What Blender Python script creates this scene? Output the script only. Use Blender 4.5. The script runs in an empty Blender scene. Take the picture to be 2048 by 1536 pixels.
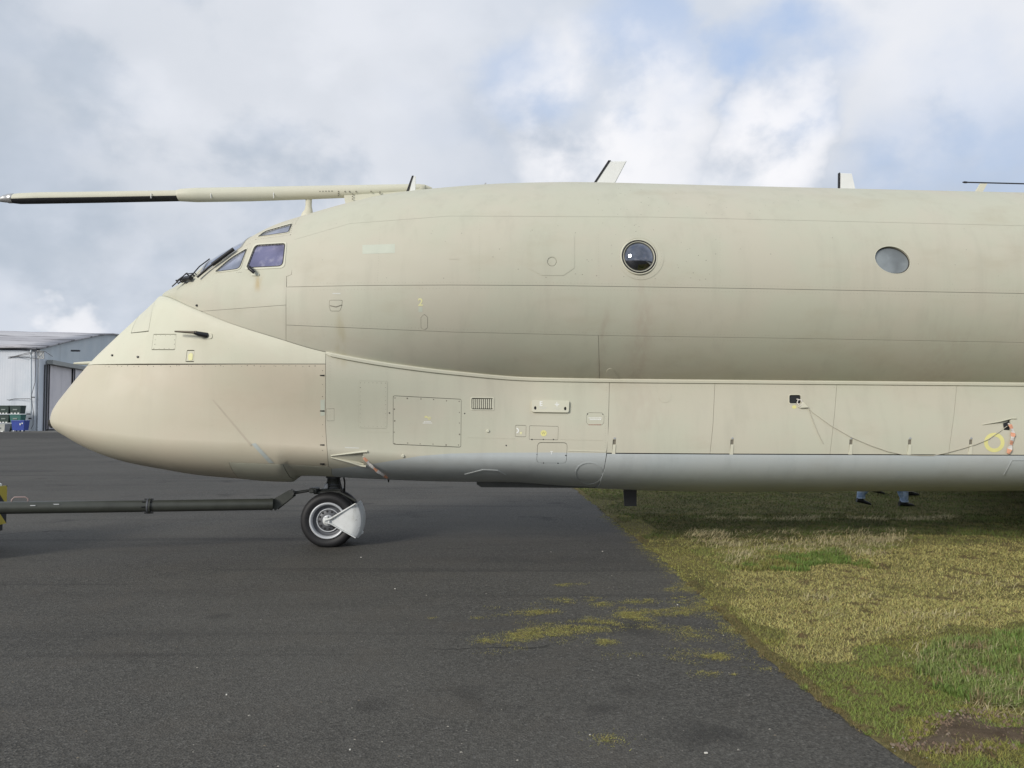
import bpy, math, random
import numpy as np
from mathutils import Vector, Matrix
from mathutils.geometry import delaunay_2d_cdt

random.seed(7); RNG = np.random.default_rng(7)
scene = bpy.context.scene
COL = scene.collection
PI = math.pi

# ------------------------------------------------------------------ camera
F = 1577.0; CAMH = 1.75; PITCH = math.atan((832 - 768) / F)
cam = bpy.data.cameras.new('camera'); camo = bpy.data.objects.new('camera', cam); COL.objects.link(camo)
cam.sensor_width = 36.0; cam.lens = 36.0 * F / 2048.0; cam.clip_start = 0.05; cam.clip_end = 3000
camo.location = (0, 0, CAMH); camo.rotation_euler = (PI / 2 + PITCH, 0, 0)
scene.camera = camo

# ------------------------------------------------------------------ sky and sun
SUN_EL = math.radians(23); SUN_AZ = math.radians(221)      # azimuth measured clockwise from +Y: behind and left of the camera
world_ = bpy.data.worlds.new('World'); scene.world = world_; world_.use_nodes = True
def build_world():
    nt = world_.node_tree; nt.nodes.clear(); N = nt.nodes.new; L = nt.links.new
    out = N('ShaderNodeOutputWorld'); bg = N('ShaderNodeBackground'); L(bg.outputs[0], out.inputs[0])
    bg.inputs[1].default_value = 0.1
    sky = N('ShaderNodeTexSky'); sky.sky_type = 'NISHITA'; sky.sun_disc = False
    sky.sun_elevation = SUN_EL; sky.sun_rotation = SUN_AZ; sky.air_density = 1.0; sky.dust_density = 1.5; sky.ozone_density = 1.2
    tc = N('ShaderNodeTexCoord')
    def mp(scale, loc=(0, 0, 0)):
        m = N('ShaderNodeMapping'); m.inputs['Scale'].default_value = scale; m.inputs['Location'].default_value = loc
        L(tc.outputs['Generated'], m.inputs[0]); return m
    def noise(m, sc, det, rough, dist=0.0):
        n = N('ShaderNodeTexNoise'); n.inputs['Scale'].default_value = sc; n.inputs['Detail'].default_value = det
        n.inputs['Roughness'].default_value = rough; n.inputs['Distortion'].default_value = dist
        L(m.outputs[0], n.inputs['Vector']); return n
    def ramp(src, stops):
        r = N('ShaderNodeValToRGB'); e = r.color_ramp.elements
        e[0].position, e[0].color = stops[0][0], (*stops[0][1], 1); e[1].position, e[1].color = stops[-1][0], (*stops[-1][1], 1)
        for p, c in stops[1:-1]:
            x = e.new(p); x.color = (*c, 1)
        r.color_ramp.interpolation = 'EASE'
        L(src, r.inputs[0]); return r
    def mixc(a, b, fac, mode='MIX'):
        m = N('ShaderNodeMix'); m.data_type = 'RGBA'; m.blend_type = mode; m.clamp_factor = True
        if isinstance(fac, float): m.inputs[0].default_value = fac
        else: L(fac, m.inputs[0])
        for s, i in ((a, 6), (b, 7)):
            if isinstance(s, tuple): m.inputs[i].default_value = (*s, 1)
            else: L(s, m.inputs[i])
        return m.outputs[2]
    wc_ = []
    def warped():
        if not wc_:
            n = noise(mp((1, 1, 1.2), (2.2, 7.7, .3)), 7.0, 5, .55); s1 = N('ShaderNodeVectorMath'); s1.operation = 'SUBTRACT'; s1.inputs[1].default_value = (.5, .5, .5); L(n.outputs[1], s1.inputs[0])
            s2 = N('ShaderNodeVectorMath'); s2.operation = 'SCALE'; s2.inputs['Scale'].default_value = .20; L(s1.outputs[0], s2.inputs[0])
            a = N('ShaderNodeVectorMath'); a.operation = 'ADD'; L(tc.outputs['Generated'], a.inputs[0]); L(s2.outputs[0], a.inputs[1]); nn = N('ShaderNodeVectorMath'); nn.operation = 'NORMALIZE'; L(a.outputs[0], nn.inputs[0]); wc_.append(nn.outputs[0])
        return wc_[0]
    def lump(d, lo, hi):
        v = Vector(d).normalized(); dp = N('ShaderNodeVectorMath'); dp.operation = 'DOT_PRODUCT'; dp.inputs[1].default_value = v
        L(warped(), dp.inputs[0])
        mr = N('ShaderNodeMapRange'); mr.interpolation_type = 'SMOOTHSTEP'; mr.inputs[1].default_value = lo; mr.inputs[2].default_value = hi
        L(dp.outputs['Value'], mr.inputs[0]); return mr.outputs[0]
    def math_(op, a, b):
        m = N('ShaderNodeMath'); m.operation = op
        for i, s in enumerate((a, b)):
            if isinstance(s, (int, float)): m.inputs[i].default_value = s
            else: L(s, m.inputs[i])
        return m.outputs[0]
    def dirpx(u, v):       # a direction of the sky as the photograph frames it
        return (u - 1024) / F, math.cos(PITCH) - (768 - v) / F * math.sin(PITCH), math.sin(PITCH) + (768 - v) / F * math.cos(PITCH)
    def blob(u, v, deg, soft): return lump(dirpx(u, v), math.cos(math.radians(deg + soft)), math.cos(math.radians(max(deg - soft, .3))))
    big = noise(mp((1, 1, 1.2), (3.1, 0.4, 0.35)), 2.3, 4, 0.45, 0.2)
    body = noise(mp((1, 1, 1.5), (9.4, 2.2, 1.7)), 3.0, 6, 0.48, 0.1)
    puff = noise(mp((1, 1, 1.25), (1.7, 6.2, 4.4)), 6.0, 7, 0.52, 0.1)
    soft = noise(mp((1, 1, 1.4), (5.3, 1.1, 2.4)), 9.0, 6, 0.5, 0.1)
    # shade of the cloud deck, blue grey to white (radiance times ten: the Background runs at 0.1)
    deck = ramp(body.outputs[0], [(0.30, (.45, .515, .605)), (0.44, (.545, .605, .70)), (0.57, (.66, .71, .795)), (0.70, (.87, .88, .92))])
    puffm = ramp(puff.outputs[0], [(0.34, (0, 0, 0)), (0.52, (1, 1, 1))])
    softm = ramp(soft.outputs[0], [(0.34, (0, 0, 0)), (0.62, (1, 1, 1))])
    white = math_('MAXIMUM', math_('MULTIPLY', blob(1220, 290, 5.5, 4.5), .95), math_('MAXIMUM', blob(1560, 275, 3.2, 2.6), math_('MAXIMUM', math_('MULTIPLY', blob(1880, 60, 6, 5), .55), math_('MULTIPLY', blob(560, 150, 11, 9), .45))))
    white = math_('MAXIMUM', white, math_('MULTIPLY', blob(140, 622, 1.0, .9), .75))
    cm = math_('MULTIPLY', white, puffm.outputs[0])
    grey = math_('MULTIPLY', math_('MAXIMUM', blob(120, 480, 9, 8), math_('MULTIPLY', blob(420, 280, 9, 6), .9)), 0.9)
    deck2 = mixc(mixc(deck.outputs[0], (.48, .545, .635), math_('MULTIPLY', grey, softm.outputs[0])), (.955, .955, .985), cm)
    # thin gaps where the blue shows
    gap = ramp(big.outputs[0], [(0.56, (0, 0, 0)), (0.70, (1, 1, 1))])
    hole = math_('MAXIMUM', math_('MAXIMUM', blob(1555, 130, 3.0, 2.8), math_('MULTIPLY', blob(1295, 95, 3.2, 2.8), .8)), math_('MULTIPLY', math_('MAXIMUM', blob(1960, 290, 4, 3.5), blob(1060, 170, 2.5, 2.2)), .6))
    g1 = math_('MAXIMUM', math_('MULTIPLY', gap.outputs[0], .7), math_('MULTIPLY', hole, math_('ADD', .35, math_('MULTIPLY', softm.outputs[0], .65))))
    g2 = math_('MULTIPLY', g1, math_('SUBTRACT', 1.0, math_('MULTIPLY', cm, 0.9)))
    scale = N('ShaderNodeVectorMath'); scale.operation = 'SCALE'; scale.inputs['Scale'].default_value = 10.0; L(deck2, scale.inputs[0])
    veil = mixc(sky.outputs[0], (4.9, 6.3, 8.9), 0.85)
    L(mixc(scale.outputs[0], veil, g2), bg.inputs[0])
build_world()
sun = bpy.data.lights.new('sun', 'SUN'); suno = bpy.data.objects.new('sun', sun); COL.objects.link(suno)
sun.energy = 2.85; sun.angle = math.radians(17); sun.color = (1.0, 0.94, 0.86)
sd = Vector((math.sin(SUN_AZ) * math.cos(SUN_EL), math.cos(SUN_AZ) * math.cos(SUN_EL), math.sin(SUN_EL)))
suno.rotation_euler = sd.to_track_quat('Z', 'Y').to_euler(); suno.location = sd * 40
scene.view_settings.view_transform = 'Standard'; scene.view_settings.look = 'None'
scene.view_settings.gamma = 1.0; scene.view_settings.exposure = 0.0; scene.view_settings.use_curve_mapping = False
try:
    scene.cycles.max_bounces = 6; scene.cycles.diffuse_bounces = 3; scene.cycles.glossy_bounces = 3
    scene.cycles.use_denoising = True
except Exception: pass

# ------------------------------------------------------------------ materials
MATS = {}
class NB:
    """small node helper"""
    def __init__(s, name):
        s.m = bpy.data.materials.new(name); s.m.use_nodes = True; s.nt = s.m.node_tree
        s.b = s.nt.nodes['Principled BSDF']; s.tc = s.nt.nodes.new('ShaderNodeTexCoord'); MATS[name] = s.m
    def n(s, t): return s.nt.nodes.new(t)
    def l(s, a, b): s.nt.links.new(a, b)
    def put(s, sock, v):
        if isinstance(v, (int, float)): sock.default_value = v
        elif isinstance(v, tuple): sock.default_value = (*v, 1) if len(v) == 3 and sock.type == 'RGBA' else v
        else: s.l(v, sock)
    def noise(s, sc, det=4, rough=.55, scale=(1, 1, 1), loc=(0, 0, 0), dist=0, out=0, co='Object'):
        mp = s.n('ShaderNodeMapping'); mp.inputs['Scale'].default_value = scale; mp.inputs['Location'].default_value = loc
        s.l(s.tc.outputs[co], mp.inputs[0]); t = s.n('ShaderNodeTexNoise')
        t.inputs['Scale'].default_value = sc; t.inputs['Detail'].default_value = det; t.inputs['Roughness'].default_value = rough
        t.inputs['Distortion'].default_value = dist; s.l(mp.outputs[0], t.inputs['Vector']); return t.outputs[out]
    def voro(s, sc, scale=(1, 1, 1), out=0, feature='F1', co='Object'):
        mp = s.n('ShaderNodeMapping'); mp.inputs['Scale'].default_value = scale; s.l(s.tc.outputs[co], mp.inputs[0])
        t = s.n('ShaderNodeTexVoronoi'); t.feature = feature; t.inputs['Scale'].default_value = sc; s.l(mp.outputs[0], t.inputs['Vector']); return t.outputs[out]
    def rng(s, v, a, b, c=0., d=1., smooth=True):
        r = s.n('ShaderNodeMapRange'); r.interpolation_type = 'SMOOTHSTEP' if smooth else 'LINEAR'
        for i, x in enumerate((a, b, c, d)): r.inputs[i + 1].default_value = x
        s.l(v, r.inputs[0]); return r.outputs[0]
    def mix(s, f, a, b, mode='MIX'):
        m = s.n('ShaderNodeMix'); m.data_type = 'RGBA'; m.blend_type = mode
        s.put(m.inputs[0], f); s.put(m.inputs[6], a); s.put(m.inputs[7], b); return m.outputs[2]
    def mth(s, op, a, b=0.):
        m = s.n('ShaderNodeMath'); m.operation = op; s.put(m.inputs[0], a); s.put(m.inputs[1], b); return m.outputs[0]
    def xyz(s, co='Object'):
        x = s.n('ShaderNodeSeparateXYZ'); s.l(s.tc.outputs[co], x.inputs[0]); return x.outputs
    def bump(s, h, st, dist):
        b = s.n('ShaderNodeBump'); b.inputs['Strength'].default_value = st; b.inputs['Distance'].default_value = dist
        s.l(h, b.inputs['Height']); s.l(b.outputs[0], s.b.inputs['Normal'])
    def fin(s, col=None, rough=None, metal=None, spec=None):
        if col is not None: s.put(s.b.inputs['Base Color'], col)
        if rough is not None: s.put(s.b.inputs['Roughness'], rough)
        if metal is not None: s.put(s.b.inputs['Metallic'], metal)
        if spec is not None: s.put(s.b.inputs['Specular IOR Level'], spec)
        return s.m
def simple(name, col, rough=.55, metal=0., var=.12, sc=6., spec=None, bump=0.):
    b = NB(name); v = b.noise(sc, 6, .6)
    d = tuple(c * (1 - var) for c in col); u = tuple(min(1, c * (1 + var)) for c in col)
    if bump: b.bump(b.noise(sc * 8, 4), bump, .004)
    return b.fin(b.mix(v, d, u), rough, metal, spec)

def paint(name, base, warm, cool, streaks=(), grime=.48, rough=.62):
    """weathered matt aircraft paint: repaint blotches, rain streaks, specks"""
    b = NB(name)
    c = b.mix(b.rng(b.noise(0.9, 5, .55, (1, 1, 1.4)), .38, .62), warm, cool)
    c = b.mix(.45, base, c)
    c = b.mix(b.mth('MULTIPLY', b.rng(b.noise(4.5, 6, .62, (1, 1, .07), (3, 0, 0)), .47, .78), grime * .60), c, tuple(v * .74 for v in base))
    c = b.mix(b.mth('MULTIPLY', b.rng(b.noise(1.7, 7, .62, (.55, 1, 1.5), (7, 2, 0)), .50, .78), grime * .8), c, (base[0] * .82, base[1] * .76, base[2] * .70))
    x, y, z = b.xyz()
    for (x0, w, z0, z1, col, a) in streaks:
        d = b.mth('DIVIDE', b.mth('SUBTRACT', b.mth('ADD', x, b.mth('MULTIPLY', b.noise(3, 2), .10)), x0 + .05), w)
        g = b.mth('POWER', 2.718, b.mth('MULTIPLY', b.mth('MULTIPLY', d, d), -1.))
        g = b.mth('MULTIPLY', g, b.mth('MULTIPLY', b.rng(z, z0, z0 + .12), b.rng(z, z1, z1 - .25)))
        g = b.mth('MULTIPLY', g, b.mth('MULTIPLY', b.rng(b.noise(14, 5, .6, (1, 1, .12)), .25, .7), a))
        c = b.mix(g, c, col)
    sp = b.rng(b.noise(55, 3, .5), .715, .76)
    c = b.mix(b.mth('MULTIPLY', sp, b.rng(b.noise(1.3, 3), .45, .65, 0., .55)), c, tuple(v * .45 for v in base))
    r = b.rng(b.noise(3, 5), .3, .7, rough - .07, rough + .1)
    h = b.mth('ADD', b.mth('MULTIPLY', b.noise(1.6, 3, .5), .8), b.mth('MULTIPLY', b.noise(160, 3), .02))
    b.bump(h, .40, .014)
    return b.fin(c, r, 0., .35)

HEMP = (.518, .508, .408)
M_RAD = paint('radome_paint', (.545, .500, .390), (.56, .498, .39), (.525, .50, .385), (), .30, .5)
M_GREY = paint('grey_paint', (.455, .49, .49), (.465, .49, .485), (.445, .49, .495), (), .55, .5)
M_PALE = paint('pale_hemp_paint', (.60, .59, .475), (.61, .585, .475), (.585, .59, .475), (), .3, .55)
M_DARK = simple('joint_sealant', (.045, .043, .038), .8)
M_BLACK = simple('black_rubber', (.012, .012, .013), .55, sc=20)
M_TYRE = simple('tyre_rubber', (.011, .011, .012), .62, sc=14, bump=.2)
M_BLACKMET = simple('black_metal', (.016, .016, .018), .42, sc=20)
M_GEAR = simple('gear_grey_green', (.055, .058, .052), .45, sc=9, var=.3)
M_TOW = None
M_RIM = simple('rim_grey', (.52, .54, .56), .42, .25, .10, 12)
M_RIMD = simple('rim_dark_grey', (.10, .105, .115), .5, .2, .18, 14)
def guard_paint():
    b = NB('guard_white'); c = b.mix(b.rng(b.noise(6, 6, .6), .4, .7), (.70, .72, .71), (.62, .64, .625)); c = b.mix(b.mth('MULTIPLY', b.rng(b.noise(14, 6, .65, (1, 1, .3)), .52, .72), .5), c, (.40, .39, .35)); c = b.mix(b.mth('MULTIPLY', b.rng(b.noise(45, 4, .6), .62, .70), .6), c, (.22, .19, .15)); return b.fin(c, .5, 0., .35)
M_GUARD = guard_paint()
M_WHITE = simple('white_paint', (.74, .75, .72), .5, 0, .07, 7)
M_YEL = simple('yellow_paint', (.70, .66, .27), .6, 0, .12, 9)
M_YELP = simple('pale_yellow_paint', (.76, .74, .40), .6, 0, .12, 30)
M_MINT = simple('mint_touch_up', (.52, .55, .455), .6, 0, .08, 9)
M_BLUEP = simple('pale_blue_patch', (.44, .48, .455), .55, 0, .15, 20)
M_STEN = simple('stencil_white', (.80, .81, .78), .6, 0, .10, 30)
M_STEND = simple('faded_stencil', (.60, .61, .56), .6, 0, .2, 60)
M_RED = simple('faded_red', (.32, .16, .12), .6, 0, .1, 30)
M_ORANGE = simple('orange_tape', (.66, .32, .20), .6, 0, .2, 25)
M_TAPEW = simple('white_tape', (.60, .57, .53), .6, 0, .2, 25)
M_ROPE = simple('cord', (.50, .47, .38), .8, 0, .2, 60)
M_METAL = simple('dull_steel', (.50, .50, .49), .38, .7, .12, 20)
M_RIVD = simple('dark_rivet', (.17, .155, .12), .7, 0, .25, 40)  # dark brown of rivet and screw heads, slots and the flap lip
M_CHIP = simple('chipped_paint', (.27, .25, .20), .7, 0, .3, 40)
M_RIV = simple('painted_rivet', (.43, .42, .33), .7, 0, .12, 60)

def glass_mat(name, col, rough=.04, metal=0.0, spec=.8, streak=None):
    b = NB(name)
    c = b.mix(b.rng(b.noise(2.2, 4, .5, (1, 1, 1)), .35, .65), tuple(v * .7 for v in col), tuple(v * 1.3 for v in col))
    if streak:
        s = b.rng(b.noise(6, 4, .6, (1.2, 1, -1.2), (1, 0, 0)), .48, .72); c = b.mix(b.mth('MULTIPLY', s, .7), c, streak)  # lighter streaks put sky reflections into the pane colour
    b.b.inputs['IOR'].default_value = 1.6
    return b.fin(c, rough, metal, spec)
M_GL_DARK = glass_mat('dark_dome_glass', (.24, .25, .28), .05, 1.0)
M_GL_PUR = glass_mat('coated_glass', (.20, .195, .30), .07, .75, streak=(.50, .47, .57))
M_GL_GREY = glass_mat('grey_glass', (.30, .325, .40), .12, .5, streak=(.50, .52, .58))
M_BLANK = glass_mat('blanked_pane', (.21, .235, .245), .35, spec=.4)

def asphalt():
    b = NB('asphalt')
    def cells(sc):
        t = b.n('ShaderNodeTexVoronoi'); t.inputs['Scale'].default_value = sc; b.l(b.tc.outputs['Object'], t.inputs['Vector'])
        x = b.n('ShaderNodeSeparateColor'); b.l(t.outputs['Color'], x.inputs[0]); return x.outputs[0], t.outputs[0]
    c1, d1 = cells(78); c2, d2 = cells(170)
    mid = b.noise(30, 4, .62)
    big = b.noise(.22, 5, .55, (1, 1, 1), (2, 1, 0)); strk = b.noise(.5, 5, .6, (.22, 1, 1), (5, 3, 0)); blot = b.noise(1.4, 6, .6)
    c = b.mix(b.rng(c1, .0, 1., 0, 1, False), (.032, .0300, .0262), (.132, .125, .109))
    c = b.mix(b.mth('MULTIPLY', b.rng(c2, .45, .95), .45), c, (.018, .018, .017))
    c = b.mix(b.mth('MULTIPLY', b.rng(mid, .36, .64), .35), c, (.070, .0675, .061))
    c = b.mix(b.mth('MULTIPLY', b.rng(big, .35, .65), .38), c, (.118, .112, .098))
    c = b.mix(b.mth('MULTIPLY', b.rng(strk, .50, .68), .42), c, (.040, .038, .035))
    c = b.mix(b.mth('MULTIPLY', b.rng(blot, .48, .66), .30), c, (.092, .082, .068))
    chip = b.rng(c1, .972, .985); c = b.mix(b.mth('MULTIPLY', chip, .55), c, (.15, .145, .13))
    ck = b.n('ShaderNodeTexVoronoi'); ck.feature = 'DISTANCE_TO_EDGE'; ck.inputs['Scale'].default_value = .17
    mp = b.n('ShaderNodeMapping'); mp.inputs['Scale'].default_value = (.55, 1.3, 1); mp.inputs['Location'].default_value = (.7, 2.3, 0); mp.inputs['Rotation'].default_value = (0, 0, -.22)
    wob = b.n('ShaderNodeVectorMath'); wob.operation = 'ADD'; nz = b.n('ShaderNodeTexNoise'); nz.inputs['Scale'].default_value = 1.6; nz.inputs['Detail'].default_value = 5
    b.l(b.tc.outputs['Object'], nz.inputs['Vector']); sc = b.n('ShaderNodeVectorMath'); sc.operation = 'SCALE'; sc.inputs['Scale'].default_value = .5
    b.l(nz.outputs[1], sc.inputs[0]); b.l(b.tc.outputs['Object'], wob.inputs[0]); b.l(sc.outputs[0], wob.inputs[1]); b.l(wob.outputs[0], mp.inputs[0]); b.l(mp.outputs[0], ck.inputs['Vector'])
    crack = b.mth('MULTIPLY', b.rng(ck.outputs[0], .0032, .0012), b.rng(b.noise(.35, 2, .5, loc=(4, 4, 0)), .52, .60))
    oil = b.mth('MULTIPLY', b.rng(b.noise(.8, 3, .5, (1, 1, 1), (6, 2, 0)), .62, .72), .5); c = b.mix(oil, c, (.022, .021, .020))
    rub = b.mth('MULTIPLY', b.rng(b.noise(1.1, 4, .55, (.06, 1.6, 1), (1, 5, 0)), .56, .66), .35); c = b.mix(rub, c, (.026, .025, .024))
    c = b.mix(b.mth('MULTIPLY', crack, .7), c, (.014, .014, .013))
    b.bump(d1, .6, .008)
    return b.fin(c, b.rng(mid, .3, .7, .70, .9), 0., .20)
M_ASPH = asphalt()
def ground_mat(name, stops, sc, bumpd=.02):
    b = NB(name); n = b.noise(sc, 8, .65); r = b.n('ShaderNodeValToRGB'); b.l(n, r.inputs[0]); e = r.color_ramp.elements
    e[0].position, e[0].color = stops[0][0], (*stops[0][1], 1); e[1].position, e[1].color = stops[-1][0], (*stops[-1][1], 1)
    for p, cc in stops[1:-1]: e.new(p).color = (*cc, 1)
    f = b.noise(sc * 30, 4, .6); c = b.mix(b.rng(f, .35, .65, 0, .5), r.outputs[0], (.045, .04, .022))
    b.bump(f, .6, bumpd); return b.fin(c, .95, 0., .15)
M_SOIL = ground_mat('turf_soil', [(.3, (.09, .085, .032)), (.5, (.15, .13, .05)), (.7, (.20, .165, .075))], .9)
M_FARGRASS = ground_mat('far_turf', [(.3, (.06, .085, .028)), (.7, (.11, .11, .045))], .3)
M_CONC = ground_mat('apron_concrete', [(.3, (.17, .165, .15)), (.7, (.25, .24, .22))], .12)
M_TARM = ground_mat('worn_tarmac', [(.3, (.06, .06, .06)), (.7, (.085, .083, .082))], .1)
def blade_mat(name, rough=.7, sat=1.0):
    b = NB(name); a = b.n('ShaderNodeAttribute'); a.attribute_name = 'col'
    b.b.inputs['Subsurface Weight'].default_value = 0
    return b.fin(a.outputs[0], .9, 0., .06)
M_BLADE = blade_mat('grass_blades')

# ------------------------------------------------------------------ object helpers
def tag(o, label=None, cat=None, group=None, kind=None):
    if label: o['label'] = label
    if cat: o['category'] = cat
    if group: o['group'] = group
    if kind: o['kind'] = kind
    return o
def empty(name, loc=(0, 0, 0), rz=0., parent=None):
    o = bpy.data.objects.new(name, None); COL.objects.link(o); o.location = loc; o.rotation_euler = (0, 0, rz); o.empty_display_size = .2
    if parent: o.parent = parent
    return o
def link(name, me, parent=None):
    o = bpy.data.objects.new(name, me); COL.objects.link(o)
    if parent is not None: o.parent = parent
    return o
class MB:
    """collects shapes, links them as one mesh object"""
    def __init__(s): s.v = []; s.f = []; s.mi = []; s.sm = []
    def add(s, vs, fs, mi=0, smooth=False):
        o = len(s.v); s.v += [tuple(map(float, p)) for p in vs]
        for f in fs: s.f.append(tuple(i + o for i in f)); s.mi.append(mi); s.sm.append(smooth)
        return s
    def box(s, c, d, mi=0, M=None, bev=0.):
        x, y, z = [q / 2 for q in d]
        if bev <= 0:
            P = [Vector((sx * x, sy * y, sz * z)) for sx in (-1, 1) for sy in (-1, 1) for sz in (-1, 1)]
            Fs = [(0, 1, 3, 2), (4, 6, 7, 5), (0, 4, 5, 1), (2, 3, 7, 6), (0, 2, 6, 4), (1, 5, 7, 3)]
        else:
            import bmesh
            bm = bmesh.new(); bmesh.ops.create_cube(bm, size=1.0)
            for v in bm.verts: v.co = Vector((v.co.x * 2 * x, v.co.y * 2 * y, v.co.z * 2 * z))
            bmesh.ops.bevel(bm, geom=list(bm.edges), offset=bev, segments=2, affect='EDGES', profile=.5)
            bm.verts.index_update(); P = [v.co.copy() for v in bm.verts]; Fs = [tuple(v.index for v in f.verts) for f in bm.faces]; bm.free()
        M = M or Matrix.Identity(4)
        return s.add([M @ p + Vector(c) for p in P], Fs, mi)
    def tube(s, pts, rad, n=10, mi=0, caps=True, flat=None):
        pts = [Vector(p) for p in pts]; rad = rad if hasattr(rad, '__len__') else [rad] * len(pts); V = []; up = None
        for i, p in enumerate(pts):
            t = (pts[min(i + 1, len(pts) - 1)] - pts[max(i - 1, 0)]).normalized()
            if up is None: up = Vector((0, 0, 1)) if abs(t.z) < .9 else Vector((1, 0, 0))
            a = t.cross(up).normalized(); b_ = a.cross(t).normalized(); up = b_
            for k in range(n):
                an = 2 * PI * k / n; V.append(p + a * math.cos(an) * rad[i] + b_ * math.sin(an) * rad[i] * (flat or 1))
        Fs = [(i * n + k, i * n + (k + 1) % n, (i + 1) * n + (k + 1) % n, (i + 1) * n + k) for i in range(len(pts) - 1) for k in range(n)]
        s.add(V, Fs, mi, True)
        if caps:
            s.add(V[:n], [tuple(range(n))[::-1]], mi); s.add(V[-n:], [tuple(range(n))], mi)
        return s
    def lathe(s, prof, axis_o, axis='y', n=40, mi=0, close=False):
        """prof: list of (radius, along)"""
        o = Vector(axis_o); V = []
        for r, a in prof:
            for k in range(n):
                t = 2 * PI * k / n; c, d = r * math.cos(t), r * math.sin(t)
                V.append(o + (Vector((c, a, d)) if axis == 'y' else Vector((a, c, d)) if axis == 'x' else Vector((c, d, a))))
        m = len(prof)
        Fs = [(i * n + k, i * n + (k + 1) % n, ((i + 1) % m) * n + (k + 1) % n, ((i + 1) % m) * n + k) for i in range(m if close else m - 1) for k in range(n)]
        return s.add(V, Fs, mi, True)
    def prism(s, poly, h, M=None, mi=0):
        """poly in local xy, extruded along local z from -h/2 to h/2"""
        M = M or Matrix.Identity(4); n = len(poly)
        V = [M @ Vector((p[0], p[1], z)) for z in (-h / 2, h / 2) for p in poly]
        return s.add(V, [tuple(range(n))[::-1], tuple(range(n, 2 * n))] + [(i, (i + 1) % n, n + (i + 1) % n, n + i) for i in range(n)], mi)
    def build(s, name, mats, parent=None, fix=True):
        me = bpy.data.meshes.new(name); me.from_pydata(s.v, [], s.f)
        for m in (mats if isinstance(mats, (list, tuple)) else [mats]): me.materials.append(m)
        me.polygons.foreach_set('material_index', s.mi); me.polygons.foreach_set('use_smooth', s.sm)
        if fix:
            import bmesh
            bm = bmesh.new(); bm.from_mesh(me); bmesh.ops.recalc_face_normals(bm, faces=bm.faces); bm.to_mesh(me); bm.free()
        me.update(); return link(name, me, parent)

# ------------------------------------------------------------------ camera geometry of the place: pixels of the photograph to rays
CP, SP = math.cos(PITCH), math.sin(PITCH)
Y0 = 11.0; YAW = math.radians(3.1); CY, SY = math.cos(YAW), math.sin(YAW)
def project(W):
    x = W[..., 0]; y = W[..., 1]; z = W[..., 2] - CAMH
    d = y * CP + z * SP; up = -y * SP + z * CP
    return np.stack([1024 + F * x / d, 768 - F * up / d], -1)
def ray(u, v):
    a = (u - 1024) / F; b = (768 - v) / F
    return Vector((a, CP - b * SP, SP + b * CP))
def on_ground(u, v, z=0.):
    d = ray(u, v); k = (z - CAMH) / d.z; return Vector((d.x * k, d.y * k, z))
def at_depth(u, v, Y):
    d = ray(u, v); k = Y / d.y; return Vector((d.x * k, Y, CAMH + d.z * k))
def to_world(P): return np.stack([P[..., 0] * CY - P[..., 1] * SY, Y0 + P[..., 0] * SY + P[..., 1] * CY, P[..., 2]], -1)
def at_plane(u, v, ya=0.):
    """point of the aircraft frame on its fore-and-aft plane y = ya"""
    d = ray(u, v); ox, oy = 0 * CY + (-Y0) * SY, -0 * SY + (-Y0) * CY
    dx, dy = d.x * CY + d.y * SY, -d.x * SY + d.y * CY
    k = (ya - oy) / dy; return Vector((ox + k * dx, ya, CAMH + k * d.z))

# ------------------------------------------------------------------ the shape of the fuselage
def pchip(xk, yk, x):
    xk = np.asarray(xk, float); yk = np.asarray(yk, float); x = np.asarray(x, float)
    h = np.diff(xk); d = np.diff(yk) / h; n = len(xk); m = np.zeros(n)
    for i in range(1, n - 1):
        if d[i - 1] * d[i] > 0:
            w1 = 2 * h[i] + h[i - 1]; w2 = h[i] + 2 * h[i - 1]; m[i] = (w1 + w2) / (w1 / d[i - 1] + w2 / d[i])
    m[0] = d[0]; m[-1] = d[-1]
    i = np.clip(np.searchsorted(xk, x) - 1, 0, n - 2); t = np.clip((x - xk[i]) / h[i], 0, 1)
    return ((1 + 2 * t) * (1 - t) ** 2) * yk[i] + t * (1 - t) ** 2 * h[i] * m[i] + t * t * (3 - 2 * t) * yk[i + 1] + t * t * (t - 1) * h[i] * m[i + 1]
TIP = -6.2116; XS = -4.78
XT = [-4.78, -4.6, -4.3, -4.0, -3.6, -3.2, -2.8, -2.3, -1.7, -1.0, 0.0, 1.0, 3.0, 7.5, 14, 18]
ZT = [3.4091, 3.47, 3.6526, 3.9217, 4.1589, 4.3743, 4.5079, 4.6581, 4.7998, 4.8898, 4.9687, 4.9987, 4.9814, 4.9495, 4.93, 4.9]
XC = [-4.78, -4.7, -4.6, -4.45, -4.3, -4.1, -3.85, -3.6, -3.0, -2.4, -1.6, -0.8, 0.2, 1.2, 3.0, 7.5, 14, 18]
ZC = [3.3891, 3.3556, 3.3308, 3.2785, 3.2127, 3.1242, 3.0176, 2.916, 2.7223, 2.5461, 2.4041, 2.3139, 2.2441, 2.2285, 2.216, 2.1866, 2.13, 2.1]
WU = ([-4.78, -4.72, -4.6, -4.3, -4.0, -3.5, -3.0, -2.5, -2.0, -1.0, 0.0, 18], [0.02, 0.2, 0.40, 0.68, 0.86, 1.06, 1.20, 1.31, 1.39, 1.47, 1.5, 1.5])
TCR = ([-4.78, -4.3, -3.6, -3.0, -2.4, -1.6, -0.8, 0.2, 18], [90, 93, 101, 108, 116, 128, 138, 146, 147])
BU = ([-4.78, -3.6, -2, 0, 18], [0.8, 1.1, 1.45, 1.5, 1.5])
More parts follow.
